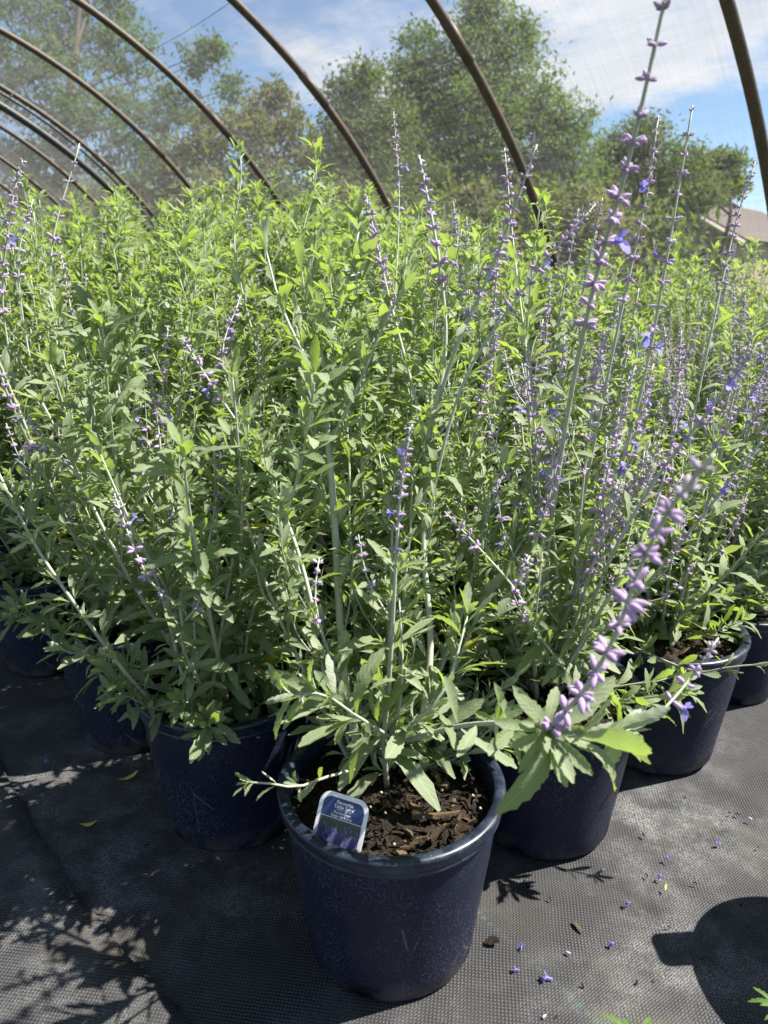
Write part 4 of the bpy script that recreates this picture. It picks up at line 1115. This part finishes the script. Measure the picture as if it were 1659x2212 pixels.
# ---------------------------------------------------------------- small things lying on the fabric
rg = np.random.default_rng(31)
def drop_leaf(name, px, py, L, yaw, label):
    q = on_ground(px, py); V, Q, U = TP_HI[3]
    V = V*L; V[:, 2] = np.abs(V[:, 2])*.6+.004
    R = np.array(Matrix.Rotation(yaw, 3, 'Z')); o = Geo().add(V @ R.T, Q, uv=U).build(name, MAT['yleaf'], uv=True); o.location = q+np.array([0, 0, .001]); tag(o, label, 'leaf')
drop_leaf('fallen_leaf', 255, 1690, .038, .25, 'yellow green fallen leaf on dark fabric near the shaded pot')
drop_leaf('fallen_leaf', 172, 1785, .036, -.2, 'curled yellow fallen leaf on the dark fabric by the seam')
drop_leaf('fallen_leaf', 1437, 1930, .012, 1.2, 'tiny yellow leaf scrap on the sunny fabric')
BL = ((1625, 1775), (1547, 1826), (1445, 1862), (1300, 1880), (1425, 1895), (1360, 1955), (1170, 2205), (1190, 2120), (1126, 2055), (1220, 2060), (1325, 2042), (1120, 2100), (340, 1990), (105, 1650), (205, 2010))
for q_, (px, py) in enumerate(BL):
    g = Geo(); p = on_ground(px, py); L_ = .0062 if q_ != 7 else .010
    d = norm(np.array([rg.normal(), rg.normal(), .12])); n = norm(np.array([rg.normal(0, .3), rg.normal(0, .3), 1])); n = norm(n-d*n.dot(d)); y = np.cross(n, d)
    root = None
    if q_ % 3 == 0:
        V = (EL[0][:, :1]*d+EL[0][:, 1:2]*y+EL[0][:, 2:3]*n)*L_*1.3+np.array([0, 0, .0025]); g.add(V, EL[1], EL[2], 0, .8)
        nm, lb = 'fallen_bud', 'lavender fallen flower bud lying on the ground fabric'
    else:
        V = ((CO[0][:, :1]-1)*d+CO[0][:, 1:2]*y+CO[0][:, 2:3]*n)*L_; V[:, 2] = np.maximum(V[:, 2]+.003, .0005); g.add(V, CO[1], None, 1, rg.random())
        nm, lb = 'fallen_blossom', 'tiny blue fallen sage blossom lying on the ground fabric'
    o = g.build(nm, [MAT['calyx'], MAT['petal']]); o.location = p+np.array([0, 0, .001]); tag(o, lb, 'blossom', 'blossoms fallen on the fabric')
def ground_chip(px, py, L_, W_, var, label, seed):
    g = Geo(); chip_geo(g, np.zeros(3), L_, W_, .003, np.random.default_rng(seed), var); V = g.v[0]; V[:, 2] -= V[:, 2].min()
    V[:, 2] *= .6
    o = g.build('wood_chip', MAT['bark'], smooth=False); o.location = on_ground(px, py)+np.array([0, 0, .0005]); tag(o, label, 'wood chip')
ground_chip(1063, 2037, .021, .014, .7, 'reddish brown bark flake beside the corner pot', 1)
ground_chip(1247, 2005, .020, .007, .95, 'pale tan splinter of wood on the sunny fabric', 2)
ground_chip(1135, 1918, .012, .007, .3, 'dark crumb of bark beside the corner pot base', 3)
for q_ in range(34):
    px, py = rg.uniform(1060, 1650), rg.uniform(1720, 2200)
    if q_ > 22: px, py = rg.uniform(0, 620), rg.uniform(1650, 2200)
    p = on_ground(px, py)
    if min(np.hypot(p[0]-s[2][0], p[1]-s[2][1]) for s in sites) < .12: continue
    L_ = rg.uniform(.003, .008); g = Geo(); chip_geo(g, np.zeros(3), L_, L_*.4, .0015, rg, rg.uniform(.2, 1)); V = g.v[0]; V[:, 2] -= V[:, 2].min()
    o = g.build('bark_crumb', MAT['bark'], smooth=False); o.location = p+np.array([0, 0, .0003]); tag(o, 'tiny bark crumb scattered on the ground fabric', 'bark crumb', 'bark crumbs on the fabric')
# cut-leaved seedlings whose tips reach into the lower right
for n_, (px, py, h, lab) in enumerate(((1375, 2215, .10, 'bright green cut-leaved seedling tip at the near edge of the fabric'), (1690, 2150, .12, 'green seedling with cut leaves beside the round pot shadow'))):
    c = on_ground(px, py+70) ; c[2] = 0
    tip = at(px, py+25, .70 if n_ == 0 else .74)
    base = np.array([tip[0]+.03, tip[1]-.10, 0]); root = thing('seedling', tuple(base), lab, 'seedling')
    g = Geo(); rgs = np.random.default_rng(60+n_); pth, _ = resample([base, base+(tip-base)*.5+np.array([0, .01, .02]), tip], 10); g.add(*tube(pth-base, np.linspace(.003, .0015, 10), 6)); st = g.build('stem', MAT['stem'], root)
    V0, Q0, U0 = TP_HI[5]
    for k in range(14):
        a = rgs.uniform(0, 6.28); d = norm(np.array([math.cos(a), math.sin(a), rgs.uniform(.2, .9)])); n = norm(np.array([0, 0, 1.])-d*d[2]); y = np.cross(n, d); L_ = rgs.uniform(.022, .034)
        V = tip-base-np.array([0, 0, .012*rgs.random()])+(V0[:, :1]*d+V0[:, 1:2]*y*.8+V0[:, 2:]*n)*L_
        Geo().add(V, Q0, var=rgs.random()*.9, uv=U0).build('leaf', MAT['fern'], st, uv=True)
    g = Geo()
